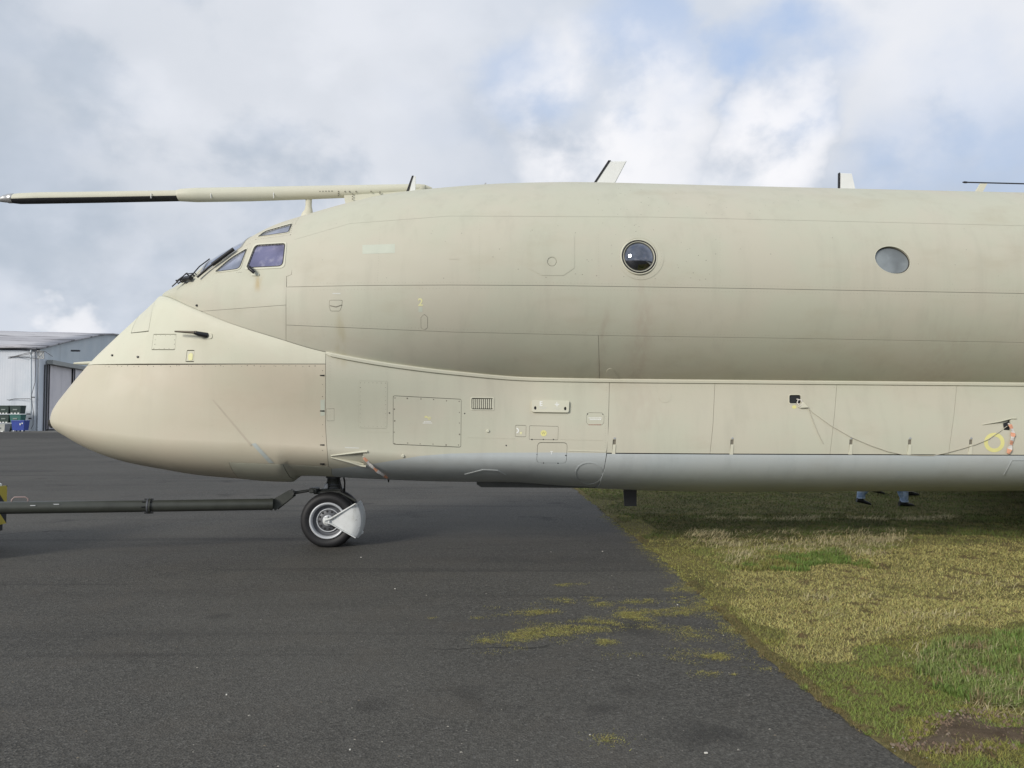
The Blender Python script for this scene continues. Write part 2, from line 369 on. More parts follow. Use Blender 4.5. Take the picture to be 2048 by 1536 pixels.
XL = [0, 0.04, 0.12, 0.25, 0.45, 0.75, 1.1, 1.5, 2.0, 2.55, 2.9, 3.22, 3.325, 3.42, 4.2, 5.2, 6.2, 7.0, 9, 14, 24]
ZB = [1.7, 1.605, 1.530, 1.4592, 1.3485, 1.2144, 1.1112, 1.0324, 0.949, 0.8981, 0.8646, 0.8535, 0.9386, 0.9375, 0.8974, 0.8541, 0.8347, 0.7782, 0.7055, 0.6951, 0.69]
WL = ([0, 0.04, 0.12, 0.25, 0.45, 0.75, 1.1, 1.5, 2.0, 2.6, 3.3, 4.2, 5.2, 24], [0.0, 0.15, 0.27, 0.385, 0.50, 0.62, 0.725, 0.815, 0.89, 0.945, 0.985, 1.01, 1.02, 1.02])
ZL = ([0, 0.12, 0.3, 0.6, 1.1, 1.8, 3.0, 4.2, 5.6, 24], [1.70, 1.685, 1.66, 1.61, 1.54, 1.47, 1.42, 1.33, 1.25, 1.23])
XN = [0, 0.04, 0.12, 0.25, 0.55, 0.85, 1.25, 1.4316]; ZN = [1.7, 1.84, 1.965, 2.13, 2.5037, 2.8128, 3.21, 3.3891]
SU = 1.5 * PI / 180; SL = .75         # domain metres per degree / per t
def thc(x): return pchip(*TCR, x)
def P_upper(x, s):
    x, th = np.broadcast_arrays(np.asarray(x, float), np.asarray(s, float) / SU)
    zt = pchip(XT, ZT, x); wu = pchip(*WU, x); zc = pchip(XC, ZC, x); tc = thc(x); b = pchip(*BU, x)
    zu = zc - b * np.cos(np.radians(tc)); r = np.radians(th); co = np.cos(r); a = np.maximum(zt - zu, .02)
    return np.stack([x + 0., -wu * np.sin(r), zu + np.where(co >= 0, a, b) * co], -1)
def P_lower(x, s):
    x, t = np.broadcast_arrays(np.asarray(x, float), np.asarray(s, float) / SL)
    q = x - TIP; wl = pchip(*WL, q); zl = pchip(*ZL, q); zb = pchip(XL, ZB, q)
    xx = np.maximum(x, XS); cr = P_upper(xx, thc(xx) * SU); nose = x < XS
    wc = np.where(nose, 0., -cr[..., 1]); zc = np.where(nose, pchip(XN, ZN, q), cr[..., 2])
    f = np.clip((x - XS) / 2.2, 0, 1); f = f * f * (3 - 2 * f); ang = np.radians(-78 * f); Ln = np.hypot(wl - wc, zc - zl)
    p1y = wc + (1 - f) * (wl - wc) * .5523 + f * .30 * Ln * np.cos(ang); p1z = zc + f * .30 * Ln * np.sin(ang)
    p2z = zl + (zc - zl) * (.5523 * (1 - f) + .40 * f); u = np.clip(t, 0, 1)
    y = (1 - u) ** 3 * wc + 3 * u * (1 - u) ** 2 * p1y + 3 * u * u * (1 - u) * wl + u ** 3 * wl
    z = (1 - u) ** 3 * zc + 3 * u * (1 - u) ** 2 * p1z + 3 * u * u * (1 - u) * p2z + u ** 3 * zl
    v = np.clip(t - 1, 0, 1) * PI / 2
    return np.stack([x + 0., -np.where(t <= 1, y, wl * np.cos(v)), np.where(t <= 1, z, zl - (zl - zb) * np.sin(v))], -1)
PF = {'U': P_upper, 'L': P_lower}
def normals(k, x, s):
    e = 2e-3; x = np.asarray(x, float); s = np.asarray(s, float)
    lo = TIP + 1e-4 if k == 'L' else XS
    dx = PF[k](x + e, s) - PF[k](np.maximum(x - e, lo), s); smax = 2 * SL if k == 'L' else 1e9
    ds = PF[k](x, np.minimum(s + e, smax)) - PF[k](x, s - e if k == 'U' else np.maximum(s - e, 0))
    n = np.cross(ds, dx); ln = np.linalg.norm(n, axis=-1, keepdims=True); n = n / np.maximum(ln, 1e-12)
    # outward: away from the axis line of the body
    P = PF[k](x, s); c = P.copy(); c[..., 1] = 0; c[..., 2] = 3.3 if k == 'U' else 1.6
    flip = np.sum(n * (P - c), -1) < 0; n[flip] *= -1
    return n
GRID = {}
for k, xs, ss in (('U', np.linspace(XS + .01, 10.5, 480), np.linspace(0, 147 * SU, 120)),
                  ('L', np.concatenate([TIP + np.linspace(.02, 1, 30) ** 2 * .4, np.linspace(TIP + .42, 10.5, 480)]), np.linspace(0, 2 * SL, 120))):
    X, S = np.meshgrid(xs, ss, indexing='ij'); P = PF[k](X, S); W = to_world(P); Nn = normals(k, X, S)
    Nw = np.stack([Nn[..., 0] * CY - Nn[..., 1] * SY, Nn[..., 0] * SY + Nn[..., 1] * CY, Nn[..., 2]], -1)
    vis = np.sum(Nw * (W - np.array([0, 0, CAMH])), -1) < 0
    if k == 'U': vis &= S < thc(X) * SU
    GRID[k] = (X[vis], S[vis], project(W[vis]))
def inv(k, uv):
    """pixels of the photograph to (x, s) on one of the two lobes"""
    uv = np.atleast_2d(np.asarray(uv, float)); X, S, G = GRID[k]; out = np.zeros_like(uv)
    for i, p in enumerate(uv):
        j = np.argmin(((G - p) ** 2).sum(1)); out[i] = X[j], S[j]
    x, s = out[:, 0].copy(), out[:, 1].copy()
    for _ in range(5):
        e = 1e-3; f0 = project(to_world(PF[k](x, s))); fx = (project(to_world(PF[k](x + e, s))) - f0) / e; fs = (project(to_world(PF[k](x, s + e))) - f0) / e
        det = fx[:, 0] * fs[:, 1] - fx[:, 1] * fs[:, 0]; det = np.where(np.abs(det) < 200, np.sign(det + 1e-9) * 200, det); r = uv - f0
        x = x + np.clip((r[:, 0] * fs[:, 1] - r[:, 1] * fs[:, 0]) / det, -.04, .04); s = s + np.clip((fx[:, 0] * r[:, 1] - fx[:, 1] * r[:, 0]) / det, -.04, .04)
    return np.stack([x, s], -1)
def dens(pts, step):
    pts = np.asarray(pts, float); out = []
    for a, b in zip(pts[:-1], pts[1:]):
        n = max(1, int(np.ceil(np.hypot(*(b - a)) / step))); out += [a + (b - a) * i / n for i in range(n)]
    return np.array(out + [pts[-1]])
def px(k, pts, close=False):
    pts = list(pts) + ([pts[0]] if close else []); r = inv(k, dens(pts, 7.)); return r[:-1] if close else r
def pr(k, pts): return dens([(x, s * (SU if k == 'U' else SL)) for x, s in pts], .05)
def crease_line(k, x0, x1, n=None):
    xs = np.linspace(x0, x1, n or max(2, int(abs(x1 - x0) / .05)))
    return np.stack([xs, thc(xs) * SU if k == 'U' else 0 * xs], -1)
def loop(*segs):
    P = np.vstack(segs); keep = [0]
    for i in range(1, len(P)):
        if np.hypot(*(P[i] - P[keep[-1]])) > .004: keep.append(i)
    if np.hypot(*(P[keep[-1]] - P[keep[0]])) < .004: keep.pop()
    P = P[keep]; return dens(np.vstack([P, P[:1]]), .06)[:-1]
def rounded(poly, r, seg=4):
    out = []; n = len(poly); r = r if hasattr(r, '__len__') else [r] * n
    for i in range(n):
        p0, p, p1 = [np.array(poly[j % n], float) for j in (i - 1, i, i + 1)]
        a = (p0 - p); b = (p1 - p); la, lb = np.hypot(*a), np.hypot(*b); q = min(r[i], la * .45, lb * .45)
        if q < .01: out.append(tuple(p)); continue
        A, B = p + a / la * q, p + b / lb * q
        for t in np.linspace(0, 1, seg + 1): out.append(tuple((1 - t) ** 2 * A + 2 * t * (1 - t) * p + t * t * B))
    return out
def ellipse(u, v, a, b, rot=0, n=40):
    t = np.linspace(0, 2 * PI, n, endpoint=False); c, s = math.cos(rot), math.sin(rot)
    return [(u + a * math.cos(q) * c - b * math.sin(q) * s, v + a * math.cos(q) * s + b * math.sin(q) * c) for q in t]
def area(P): x, y = P[:, 0], P[:, 1]; return .5 * np.sum(x * np.roll(y, -1) - y * np.roll(x, -1))
def inset(P, d):
    """move a closed polygon inwards (d > 0)"""
    sgn = 1 if area(P) > 0 else -1
    e = np.roll(P, -1, 0) - P; e = e / np.maximum(np.hypot(e[:, 0], e[:, 1])[:, None], 1e-9); n = np.stack([-e[:, 1], e[:, 0]], -1) * sgn
    m = n + np.roll(n, 1, 0); l = np.hypot(m[:, 0], m[:, 1])[:, None]; m = m / np.maximum(l, .3) * np.minimum(2 / np.maximum(l, .3), 1.6)
    return P + m * d
def inside(P, pts):
    x, y = pts[:, 0], pts[:, 1]; r = np.zeros(len(pts), bool); x1, y1 = P[-1]
    for x0, y0 in P:
        if y0 != y1:
            c = ((y0 > y) != (y1 > y)) & (x < (x1 - x0) * (y - y0) / (y1 - y0) + x0); r ^= c
        x1, y1 = x0, y0
    return r
def patch(k, outer, name, mats, parent, holes=(), regions=(), off=0., depth=.03, step=.075, gap=.0, hgap=.0, relief=None):
    """a sheet of skin cut to an outline on the lobe, with a turned-in edge; regions = painted areas [(polygon, material index)]"""
    raw = outer; outer = inset(outer, gap) if gap else outer
    outer = np.where((np.abs(raw[:, 1:]) < 1e-6) & (k == 'L') & (raw[:, :1] < XS + .01) | (np.abs(raw[:, 1:]) < 1e-6) & (k == 'U'), np.stack([outer[:, 0], raw[:, 1]], -1), outer); holes = [inset(h, -hgap) if hgap else h for h in holes]
    loops = [outer] + list(holes); V = []; E = []
    for lp in loops:
        o = len(V); n = len(lp); V += [Vector((float(a), float(b))) for a, b in lp]; E += [(o + i, o + (i + 1) % n) for i in range(n)]
    nb = len(V)
    for rg, _ in regions:
        o = len(V); n = len(rg); V += [Vector((float(a), float(b))) for a, b in rg]; E += [(o + i, o + i + 1) for i in range(n - 1)]
    lo, hi = outer.min(0), outer.max(0)
    if k == 'L' and lo[0] < TIP + .5:
        gx = np.concatenate([TIP + np.linspace(.06, 1, 16) ** 2 * .5, np.arange(TIP + .55, hi[0], step)])
    else: gx = np.arange(lo[0] + step * .5, hi[0], step)
    gs = np.arange(lo[1] + step * .5, hi[1], step)
    if k == 'L': gs = SL + step * np.arange(np.ceil((lo[1] - SL) / step), np.floor((hi[1] - SL) / step) + 1)
    G = np.array([(a, b + (step * .5 if i % 2 and k == 'U' else 0)) for i, a in enumerate(gx) for b in gs]).reshape(-1, 2)
    if len(G):
        ok = inside(outer, G)
        for h in holes: ok &= ~inside(h, G)
        G = G[ok]
        if len(G):
            B = np.vstack(loops); keep = np.ones(len(G), bool)
            for i in range(0, len(G), 2000):
                d = ((G[i:i + 2000, None] - B[None]) ** 2).sum(-1).min(1); keep[i:i + 2000] = d > (step * .3) ** 2
            G = G[keep]
        V += [Vector((float(a), float(b))) for a, b in G]
    cv, ce, cf, ov, oe, of = delaunay_2d_cdt(V, E, [], 0, 1e-6, True)
    C = np.array([(p.x, p.y) for p in cv]); T = np.array([f for f in cf if len(f) == 3]); cen = C[T].mean(1)
    ok = inside(outer, cen)
    for h in holes: ok &= ~inside(h, cen)
    T = T[ok]; cen = cen[ok]; mi = np.zeros(len(T), int)
    for rg, m in regions: mi[inside(np.asarray(rg), cen)] = m
    used = np.unique(T); remap = -np.ones(len(C), int); remap[used] = np.arange(len(used)); C = C[used]; T = remap[T]
    P = PF[k](C[:, 0], C[:, 1]); Nn = normals(k, C[:, 0], C[:, 1]); o_ = off if relief is None else off + relief(C)
    top = P + Nn * (np.asarray(o_).reshape(-1, 1) if np.ndim(o_) else o_)
    # orient outwards
    fn = np.cross(top[T[:, 1]] - top[T[:, 0]], top[T[:, 2]] - top[T[:, 0]]); fl = np.sum(fn * Nn[T[:, 0]], -1) < 0; T[fl] = T[fl][:, ::-1]
    ed = {}
    for ti, t in enumerate(T):
        for a, b in ((t[0], t[1]), (t[1], t[2]), (t[2], t[0])): ed[(a, b)] = ti
    bd = [(e, ti) for e, ti in ed.items() if (e[1], e[0]) not in ed]
    verts = [tuple(p) for p in top]; vn = [tuple(n) for n in Nn]; faces = [tuple(int(q) for q in t) for t in T]; mis = list(mi)
    if depth > 0:
        for (a, b), ti in bd:
            o = len(verts); pa, pb = top[a], top[b]; na, nb_ = Nn[a], Nn[b]; sd_ = np.cross(pb - pa, na); sd_ = sd_ / max(np.linalg.norm(sd_), 1e-9)
            verts += [tuple(pa), tuple(pb), tuple(pb - nb_ * depth), tuple(pa - na * depth)]; vn += [tuple(sd_)] * 4; faces.append((o + 1, o, o + 3, o + 2)); mis.append(mi[ti])
    me = bpy.data.meshes.new(name); me.from_pydata(verts, [], faces)
    for m in (mats if isinstance(mats, (list, tuple)) else [mats]): me.materials.append(m)
    me.polygons.foreach_set('material_index', [int(q) for q in mis]); me.polygons.foreach_set('use_smooth', [True] * len(faces))
    me.update(); me.normals_split_custom_set_from_vertices(vn)
    return link(name, me, parent)
def surf(k, u, v, off=0.):
    q = inv(k, [(u, v)]); return Vector((PF[k](q[:, 0], q[:, 1]) + normals(k, q[:, 0], q[:, 1]) * off)[0])
def frame_at(k, u, v):
    """local axes on the skin: right (aft), up, out"""
    q = inv(k, [(u, v)]); o = Vector(PF[k](q[:, 0], q[:, 1])[0]); n = Vector(normals(k, q[:, 0], q[:, 1])[0])
    r = Vector((1, 0, 0)); r = (r - n * r.dot(n)).normalized(); up = n.cross(r) * -1
    if up.z < 0: up = -up
    M = Matrix((r, up, n)).transposed().to_4x4(); M.translation = o; return M

# ------------------------------------------------------------------ ground
def sheet(name, pts, z, mat, kind='structure'):
    me = bpy.data.meshes.new(name); me.from_pydata([(p[0], p[1], z) for p in pts], [], [tuple(range(len(pts)))]); me.materials.append(mat)
    o = link(name, me); tag(o, kind=kind); return o
sheet('asphalt_ground', [(-900, -300), (900, -300), (900, 1500), (-900, 1500)], 0., M_ASPH)
sheet('far_tarmac', [(-400, 62), (-14, 62), (-14, 84), (-400, 84)], .004, M_TARM)
sheet('apron', [(-400, 84.1), (-14, 84.1), (-14, 150), (-400, 150)], .006, M_CONC)
# the grass verge: an uneven edge running away from the camera, right of the aircraft's nose leg
EDGE = [(1.50, 60.), (1.50, 30.), (1.51, 18.9), (1.66, 15.), (1.73, 12.66), (1.80, 10.8), (1.86, 9.26), (1.85, 7.6), (1.82, 6.0), (1.88, 4.95), (1.97, 4.2), (2.03, 3.92), (2.10, 3.2), (2.2, 1.0)]
def edge_x(y):
    ys = np.array([p[1] for p in EDGE])[::-1]; xs = np.array([p[0] for p in EDGE])[::-1]
    return np.interp(y, ys, xs)
def vnoise(x, y, sc, seed):
    """cheap smooth value noise"""
    r = np.random.default_rng(seed); T = r.random((64, 64)); X = np.asarray(x) * sc + 100; Y = np.asarray(y) * sc + 100
    i = np.floor(X).astype(int); j = np.floor(Y).astype(int); fx = X - i; fy = Y - j; fx = fx * fx * (3 - 2 * fx); fy = fy * fy * (3 - 2 * fy)
    g = lambda a, b: T[a % 64, b % 64]
    return (g(i, j) * (1 - fx) + g(i + 1, j) * fx) * (1 - fy) + (g(i, j + 1) * (1 - fx) + g(i + 1, j + 1) * fx) * fy
def fbm(x, y, sc, seed): return vnoise(x, y, sc, seed) * .55 + vnoise(x, y, sc * 2.1, seed + 1) * .28 + vnoise(x, y, sc * 4.3, seed + 2) * .17
def turf_z(x, y):
    d = np.clip((x - edge_x(y)) / .25, 0, 1)
    return np.maximum(d * (.012 + .05 * (fbm(x, y, .9, 5) - .35) * np.clip((x - edge_x(y)) / 1.2, 0, 1)) + .006, .006)
def turf():
    ys = np.concatenate([np.arange(1.0, 22, .12), np.arange(22, 60.1, 2.)]); us = np.concatenate([[0, .02, .05, .1, .15, .2, .25, .3, .36, .43], .5 + np.linspace(0, 1, 110) ** 1.6 * 24]); us = us / us[-1]
    V = []; 
    for y in ys:
        e = edge_x(y) + .05 * (fbm(np.array([y]), np.array([0.]), 3., 3)[0] - .5) + .03 * (fbm(np.array([y]), np.array([9.]), 11., 8)[0] - .5)
        x = e + us * (22 + y * .3 - e); z = turf_z(x, y * np.ones_like(x)); z[0] = .001
        V += list(zip(x, [y] * len(x), z))
    n = len(us); Fs = [(i * n + k, i * n + k + 1, (i + 1) * n + k + 1, (i + 1) * n + k) for i in range(len(ys) - 1) for k in range(n - 1)]
    m = MB(); m.add(V, Fs, 0, True); o = m.build('grass_verge', M_SOIL, fix=False); tag(o, kind='structure')
turf()
sheet('far_grass', [(1.52, 60.05), (900, 60.05), (900, 1400), (1.52, 1400)], .01, M_FARGRASS)

# ------------------------------------------------------------------ the aircraft
AIR = empty('patrol_aircraft', (0, Y0, 0), YAW)
tag(AIR, 'beige four-engined patrol aircraft with bulbous nose, refuelling probe and grey underside', 'aircraft')
xof = lambda k, u, v: float(inv(k, [(u, v)])[0, 0])
xw = xof('U', 1290, 600); xm = xof('U', 517, 560); xr2 = xof('U', 1500, 640)
M_HEMP = paint('hemp_paint', HEMP, (.538, .500, .408), (.500, .512, .408),
               [(xw, .12, 2.1, 3.55, (.42, .345, .275), .42), (xof('U', 1205, 700), .05, 2.1, 3.2, (.40, .34, .27), .4), (xm, .045, 3.25, 3.62, (.42, .30, .12), .85),
                (xof('L', 1290, 800), .30, 1.5, 2.3, (.46, .41, .33), .4), (xr2 + 2.6, .35, 2.1, 3.0, (.44, .39, .31), .35), (xof('U', 680, 640), .06, 2.3, 3.1, (.40, .36, .22), .5)])
M_HEMPLIT = paint('nose_hemp_lit', (.61, .60, .48), (.625, .595, .48), (.595, .605, .48), (), .25)  # hemp made lighter: the light on the nose is put into the colour

# inner structure seen in the joints, and the far side
def half(name, k, x0, x1, off, mirror, mat, n=150, m=40):
    xs = np.linspace(x0, x1, n) if k == 'U' else np.concatenate([TIP + np.linspace(.01, 1, 24) ** 2 * .5, np.linspace(TIP + .55, x1, n)]) if x0 < TIP + .1 else np.linspace(x0, x1, n)
    T = np.linspace(0, 1, m); X = np.repeat(xs[:, None], m, 1)
    S = (thc(X) * SU * T[None]) if k == 'U' else np.repeat(T[None] * 2 * SL, len(xs), 0)
    P = PF[k](X, S) + normals(k, X, S) * off
    if mirror: P = P * np.array([1, -1, 1])
    mb = MB(); mb.add(P.reshape(-1, 3), [(i * m + j, i * m + j + 1, (i + 1) * m + j + 1, (i + 1) * m + j) for i in range(len(xs) - 1) for j in range(m - 1)], 0, True)
    return mb.build(name, mat, AIR)
half('cabin_structure', 'U', XS + .02, 10.2, -.05, False, M_DARK)
half('keel_structure', 'L', TIP + .001, 10.2, -.05, False, M_DARK)
half('cabin_skin', 'U', XS, 10.2, 0., True, M_HEMP)
half('keel_skin', 'L', TIP, 10.2, 0., True, M_HEMP)
half('cabin_skin', 'U', 10.2, 18, 0., False, M_HEMP, 30); half('cabin_skin', 'U', 10.2, 18, 0., True, M_HEMP, 30)
half('keel_skin', 'L', 10.2, 17.5, 0., False, M_GREY, 30); half('keel_skin', 'L', 10.2, 17.5, 0., True, M_GREY, 30)
def wing(sgn):
    m = MB(); st = []
    for y, le, te, zc, th in ((.9, 8.3, 17.0, 1.45, .95), (4.0, 9.3, 16.6, 1.6, .85), (8, 11.2, 16.6, 1.85, .5), (16.5, 15.2, 18.2, 2.4, .25)):
        ring = []
        for t in np.linspace(0, 2 * PI, 28, endpoint=False):
            c = (1 - math.cos(t)) / 2; x = le + (te - le) * c; h = th * .5 * math.sin(t) * (1.25 * math.sqrt(max(c, 0)) * (1 - c) * 2 + .06)
            ring.append((x, sgn * y, zc + h))
        st.append(ring)
    V = [p for r in st for p in r]; n = 28
    m.add(V, [(i * n + k, i * n + (k + 1) % n, (i + 1) * n + (k + 1) % n, (i + 1) * n + k) for i in range(3) for k in range(n)], 0, True); m.add(st[-1], [tuple(range(n))])
    m.build('wing', M_HEMP, AIR)
wing(-1); wing(1)

G = .0024      # half the width of an ordinary joint
# ---- the lines between the upper skins, traced on the cabin
L0 = [(586, 480), (700, 447), (900, 432), (1300, 434), (1700, 443), (2480, 462)]
L1 = [(572, 574), (720, 571), (900, 570), (1100, 571), (1500, 577), (2048, 587), (2480, 595)]
L2 = [(572, 650), (640, 653), (900, 664), (1200, 671), (1600, 677), (2048, 685), (2480, 693)]
XE = 10.15
p = lambda k, *pts: px(k, pts)
xa = xof('U', 591, 447); x572 = xof('U', 572, 683)
xe0 = px('U', L0)[-1, 0]
def dots(name, k, pts, r, mat, parent, off=.0012, n=6):
    """small flat screw heads, too small to pick out singly"""
    q = inv(k, pts); P = PF[k](q[:, 0], q[:, 1]); Nn = normals(k, q[:, 0], q[:, 1]); m = MB()
    for a, nn in zip(P, Nn):
        a = Vector(a); nn = Vector(nn); e1 = Vector((1, 0, 0)); e1 = (e1 - nn * e1.dot(nn)).normalized(); e2 = nn.cross(e1); rr = r * random.uniform(.7, 1.2)
        rim = [a + nn * .0002 + (e1 * math.cos(2 * PI * i / n) + e2 * math.sin(2 * PI * i / n)) * rr for i in range(n)]
        m.add(rim + [a + nn * off], [(i, (i + 1) % n, n) for i in range(n)])
    o = m.build(name, mat, parent, fix=False); tag(o, kind='stuff'); return o
def along(poly, step, jit=0., close=True):
    pts = list(poly) + ([poly[0]] if close else []); d = dens(pts, step); d = d[:-1] if close else d
    return [(a + random.uniform(-jit, jit), b + random.uniform(-jit, jit)) for a, b in d]

# cockpit windows
W_SIDE = rounded([(508, 487.5), (574, 484), (569.5, 536), (489, 540)], [7, 6, 9, 5]); G_SIDE = rounded([(511.5, 491.5), (569.5, 488), (564.5, 531.5), (494.5, 535)], [6, 5, 8, 4])
W_DV = rounded([(495.5, 494), (481, 540), (427, 546.5), (458, 517)], [4, 9, 4, 30]); G_DV = rounded([(492.5, 499), (478.5, 537), (432, 543.5), (461, 517.5)], [3, 7, 3, 26])
W_EYE = rounded([(584, 445.5), (578.5, 466.5), (513, 475), (527, 463)], [2, 4, 3, 10]); G_EYE = rounded([(582, 449), (576.5, 464.5), (518, 473), (530, 463.5)], [2, 3, 2, 8])
ws_a, ws_b = inv('U', [(484, 494)])[0], inv('U', [(399, 553)])[0]
W_SCR = loop(dens([ws_a, ws_b], .04), dens([(ws_b[0] - .03, 3 * SU), (ws_a[0] + .02, 4 * SU)], .04)) if True else None
holes_cock = [px('U', W_SIDE, True), px('U', W_DV, True), px('U', W_EYE, True)]
x404 = xof('U', 404, 622.5)
C1 = loop(crease_line('U', XS + .005, x404 - .03, 14), p('U', (404, 622.5), (572, 610)), p('U', (572, 610), (573, 553), (583, 549), (589, 490), (591, 447)),
          pr('U', [(xa + .0, 10), (xa, 0)]), pr('U', [(xa, 0), (XS + .005, 0)]), pr('U', [(XS + .005, 0), (XS + .005, 89)]))
cock = patch('U', C1, 'cockpit_skin', M_HEMP, AIR, holes_cock + [W_SCR], gap=G)
C2 = loop(p('U', (404, 622.5), (572, 610)), p('U', (572, 610), (572, 682)), crease_line('U', x572, x404))
patch('U', C2, 'skin_panel', M_HEMP, AIR, gap=G)
def window(name, k, frame, pane, gmat, label=None, parent=AIR, fm=None, lift=.006):
    f = patch(k, px(k, frame, True), name, fm or M_PALE, parent, [px(k, pane, True)], off=lift, depth=.03, step=.05)
    if label: f['label'] = label
    patch(k, px(k, pane, True), 'pane', gmat, f, off=-.006, depth=.004, step=.03)
    g = inset(px(k, pane, True), -.012)
    patch(k, g, 'seal', M_DARK, f, [px(k, pane, True)], off=lift + .002, depth=.012)
    return f
window('cockpit_window', 'U', W_SIDE, G_SIDE, M_GL_PUR, 'side window with purple coated glass')
window('cockpit_window', 'U', W_DV, G_DV, M_GL_GREY, 'small triangular quarter window')
window('cockpit_window', 'U', W_EYE, G_EYE, M_GL_GREY, 'slanting eyebrow window above the side window')
wf = patch('U', W_SCR, 'windscreen', M_METAL, AIR, [inset(W_SCR, .03)], off=.006, depth=.03); patch('U', inset(W_SCR, .03), 'pane', M_GL_GREY, wf, off=-.004, depth=.004)
dots('rivets', 'U', along(rounded([(586, 444), (581, 470), (511, 479)], 1), 4.2, .3, False)[4:] + along([(501, 487), (493, 490)], 3, .5, False) + along([(484, 545), (474, 545)], 3, .6, False), .006, M_RIVD, cock)
# ---- cabin skins
dome_uv = (1278, 513.5); HOLE = px('U', ellipse(1278, 513.5, 34, 34.5), True); BLANK = px('U', ellipse(1785.5, 520, 36.5, 26, .33), True)
fr = loop(p('U', (583, 549), (589, 490)))
U1 = loop(p('U', (591, 447), (587.5, 478)), p('U', *L0), pr('U', [(xe0, 0)]), pr('U', [(xe0, 0), (xa, 0)]), pr('U', [(xa, 0), (xa, 10)]))
U1 = loop(pr('U', [(xa, 0), (xa, 10)]), p('U', (591, 447), (586, 480)), p('U', *L0), pr('U', [(xe0, 30), (xe0, 0)]), pr('U', [(xe0, 0), (xa, 0)]))
roof = patch('U', U1, 'roof_skin', M_HEMP, AIR, gap=.0005)
U2 = loop(p('U', (573, 574), (573, 553), (583, 549), (586, 480)), p('U', *L0), p('U', *L1[::-1]))
blank_plate = rounded([(1058, 470), (1149, 470), (1149, 536), (1127, 551), (1084, 551), (1058, 537)], 2); bp = px('U', blank_plate, True)
SCREW = px('U', ellipse(1104, 523.5, 9, 9, 0, 20), True)
upper_side = patch('U', U2, 'skin_panel', M_HEMP, AIR, [HOLE, BLANK, SCREW], gap=.0022)
patch('U', SCREW, 'access_plug', M_HEMP, upper_side, gap=.004, off=.001)
bpl = patch('U', bp, 'repair_plate', M_HEMP, upper_side, [px('U', ellipse(1104, 523.5, 10, 10, 0, 20), True)], off=.0032, depth=.003)
U3 = loop(p('U', *L1), p('U', *L2[::-1]), p('U', (572, 650), (572, 574)))
DIA = px('U', rounded([(848, 628), (855.5, 634), (855.5, 655), (849, 660), (842, 656), (841.5, 635)], 1), True)
STEP = px('U', rounded([(659, 600), (685, 600), (684, 612), (680, 622.5), (661, 622.5), (658, 612)], 3), True)
mid_side = patch('U', U3, 'skin_panel', M_HEMP, AIR, [DIA, STEP], gap=G)
patch('U', DIA, 'access_panel', M_HEMP, mid_side, gap=.003, off=.003); patch('U', STEP, 'step_flap', M_HEMP, mid_side, gap=.004, off=.002)
dots('fasteners', 'U', [(849.5, 635), (849.5, 654)], .011, M_BLACK, mid_side)
patch('U', px('U', [(660, 610.5), (672, 613), (684, 609), (684.5, 610.5), (672, 614.8), (660, 612)], True), 'flap_lip', M_RIVD, mid_side, off=.004, depth=.002)
x1197 = xof('U', 1197, 672)
U4a = loop(p('U', (572, 650), *L2[1:3], (1197, 671)), p('U', (1197, 671), (1199, 757)), crease_line('U', x1197 + .01, x572), p('U', (572, 682), (572, 650)))
patch('U', U4a, 'skin_panel', M_HEMP, AIR, gap=G)
xe2 = px('U', L2)[-1, 0]
U4b = loop(p('U', (1197, 671), *L2[4:]), crease_line('U', xe2, x1197 + .01), p('U', (1199, 757), (1197, 671)))
low_side = patch('U', U4b, 'skin_panel', M_HEMP, AIR, gap=.002)
patch('U', px('U', rounded([(1211, 757), (1213, 741), (1219, 736), (1225, 737), (1231, 746), (1240, 756)], 3), True), 'repair_plate', M_HEMP, low_side, off=.004, depth=.004)
# observation dome and blanked window
def dome():
    M = frame_at('U', *dome_uv); a = np.array([surf('U', 1278 - 34, 513.5), surf('U', 1278 + 34, 513.5)]); R = np.linalg.norm(a[1] - a[0]) / 2
    root = empty('observation_window', (0, 0, 0), 0, AIR); root['label'] = 'bulged round observation window with black rim'
    patch('U', px('U', ellipse(1282, 513.5, 46, 46), True), 'backing_ring', M_HEMP, root, [px('U', ellipse(1278, 513.5, 37, 37.5), True)], off=.0035, depth=.003, step=.04)
    def ring(name, r0, r1, h0, h1, mat):
        m = MB(); n = 64; V = []
        for r, h in ((r0, h0 - .05), (r0, h0), ((r0 + r1) / 2, h1), (r1, h0), (r1, h0 - .05)):
            V += [M @ Vector((r * math.cos(2 * PI * i / n), r * math.sin(2 * PI * i / n), h)) for i in range(n)]
        m.add(V, [(j * n + i, j * n + (i + 1) % n, (j + 1) * n + (i + 1) % n, (j + 1) * n + i) for j in range(4) for i in range(n)], 0, True); return m.build(name, mat, root)
    ring('rim', R * 1.0, R * 1.09, .002, .012, M_PALE); ring('seal', R * .93, R * 1.0, .008, .018, M_BLACK); ring('rim', R * .885, R * .93, .006, .012, M_PALE)
    m = MB(); n = 48; V = []; rr = R * .89; k = 14
    for j in range(k + 1):
        t = j / k * 1.02; r = rr * math.sin(t) / math.sin(1.02); h = (math.cos(t) - math.cos(1.02)) / (1 - math.cos(1.02)) * rr * .42
        V += [M @ Vector((r * math.cos(2 * PI * i / n), r * math.sin(2 * PI * i / n), h - .002)) for i in range(n)]
    m.add(V, [(j * n + i, j * n + (i + 1) % n, (j + 1) * n + (i + 1) % n, (j + 1) * n + i) for j in range(k) for i in range(n)], 0, True); m.build('pane', M_GL_DARK, root)
    dots('rivets', 'U', [(a_ + random.uniform(-.5, .5), b_ + random.uniform(-.5, .5)) for a_, b_ in ellipse(1281, 513.5, 42, 42.5, 0, 44)], .0055, M_RIVD, root, .005)
dome()
bw = empty('blanked_window', (0, 0, 0), 0, AIR); bw['label'] = 'oval window blanked with a grey disc'
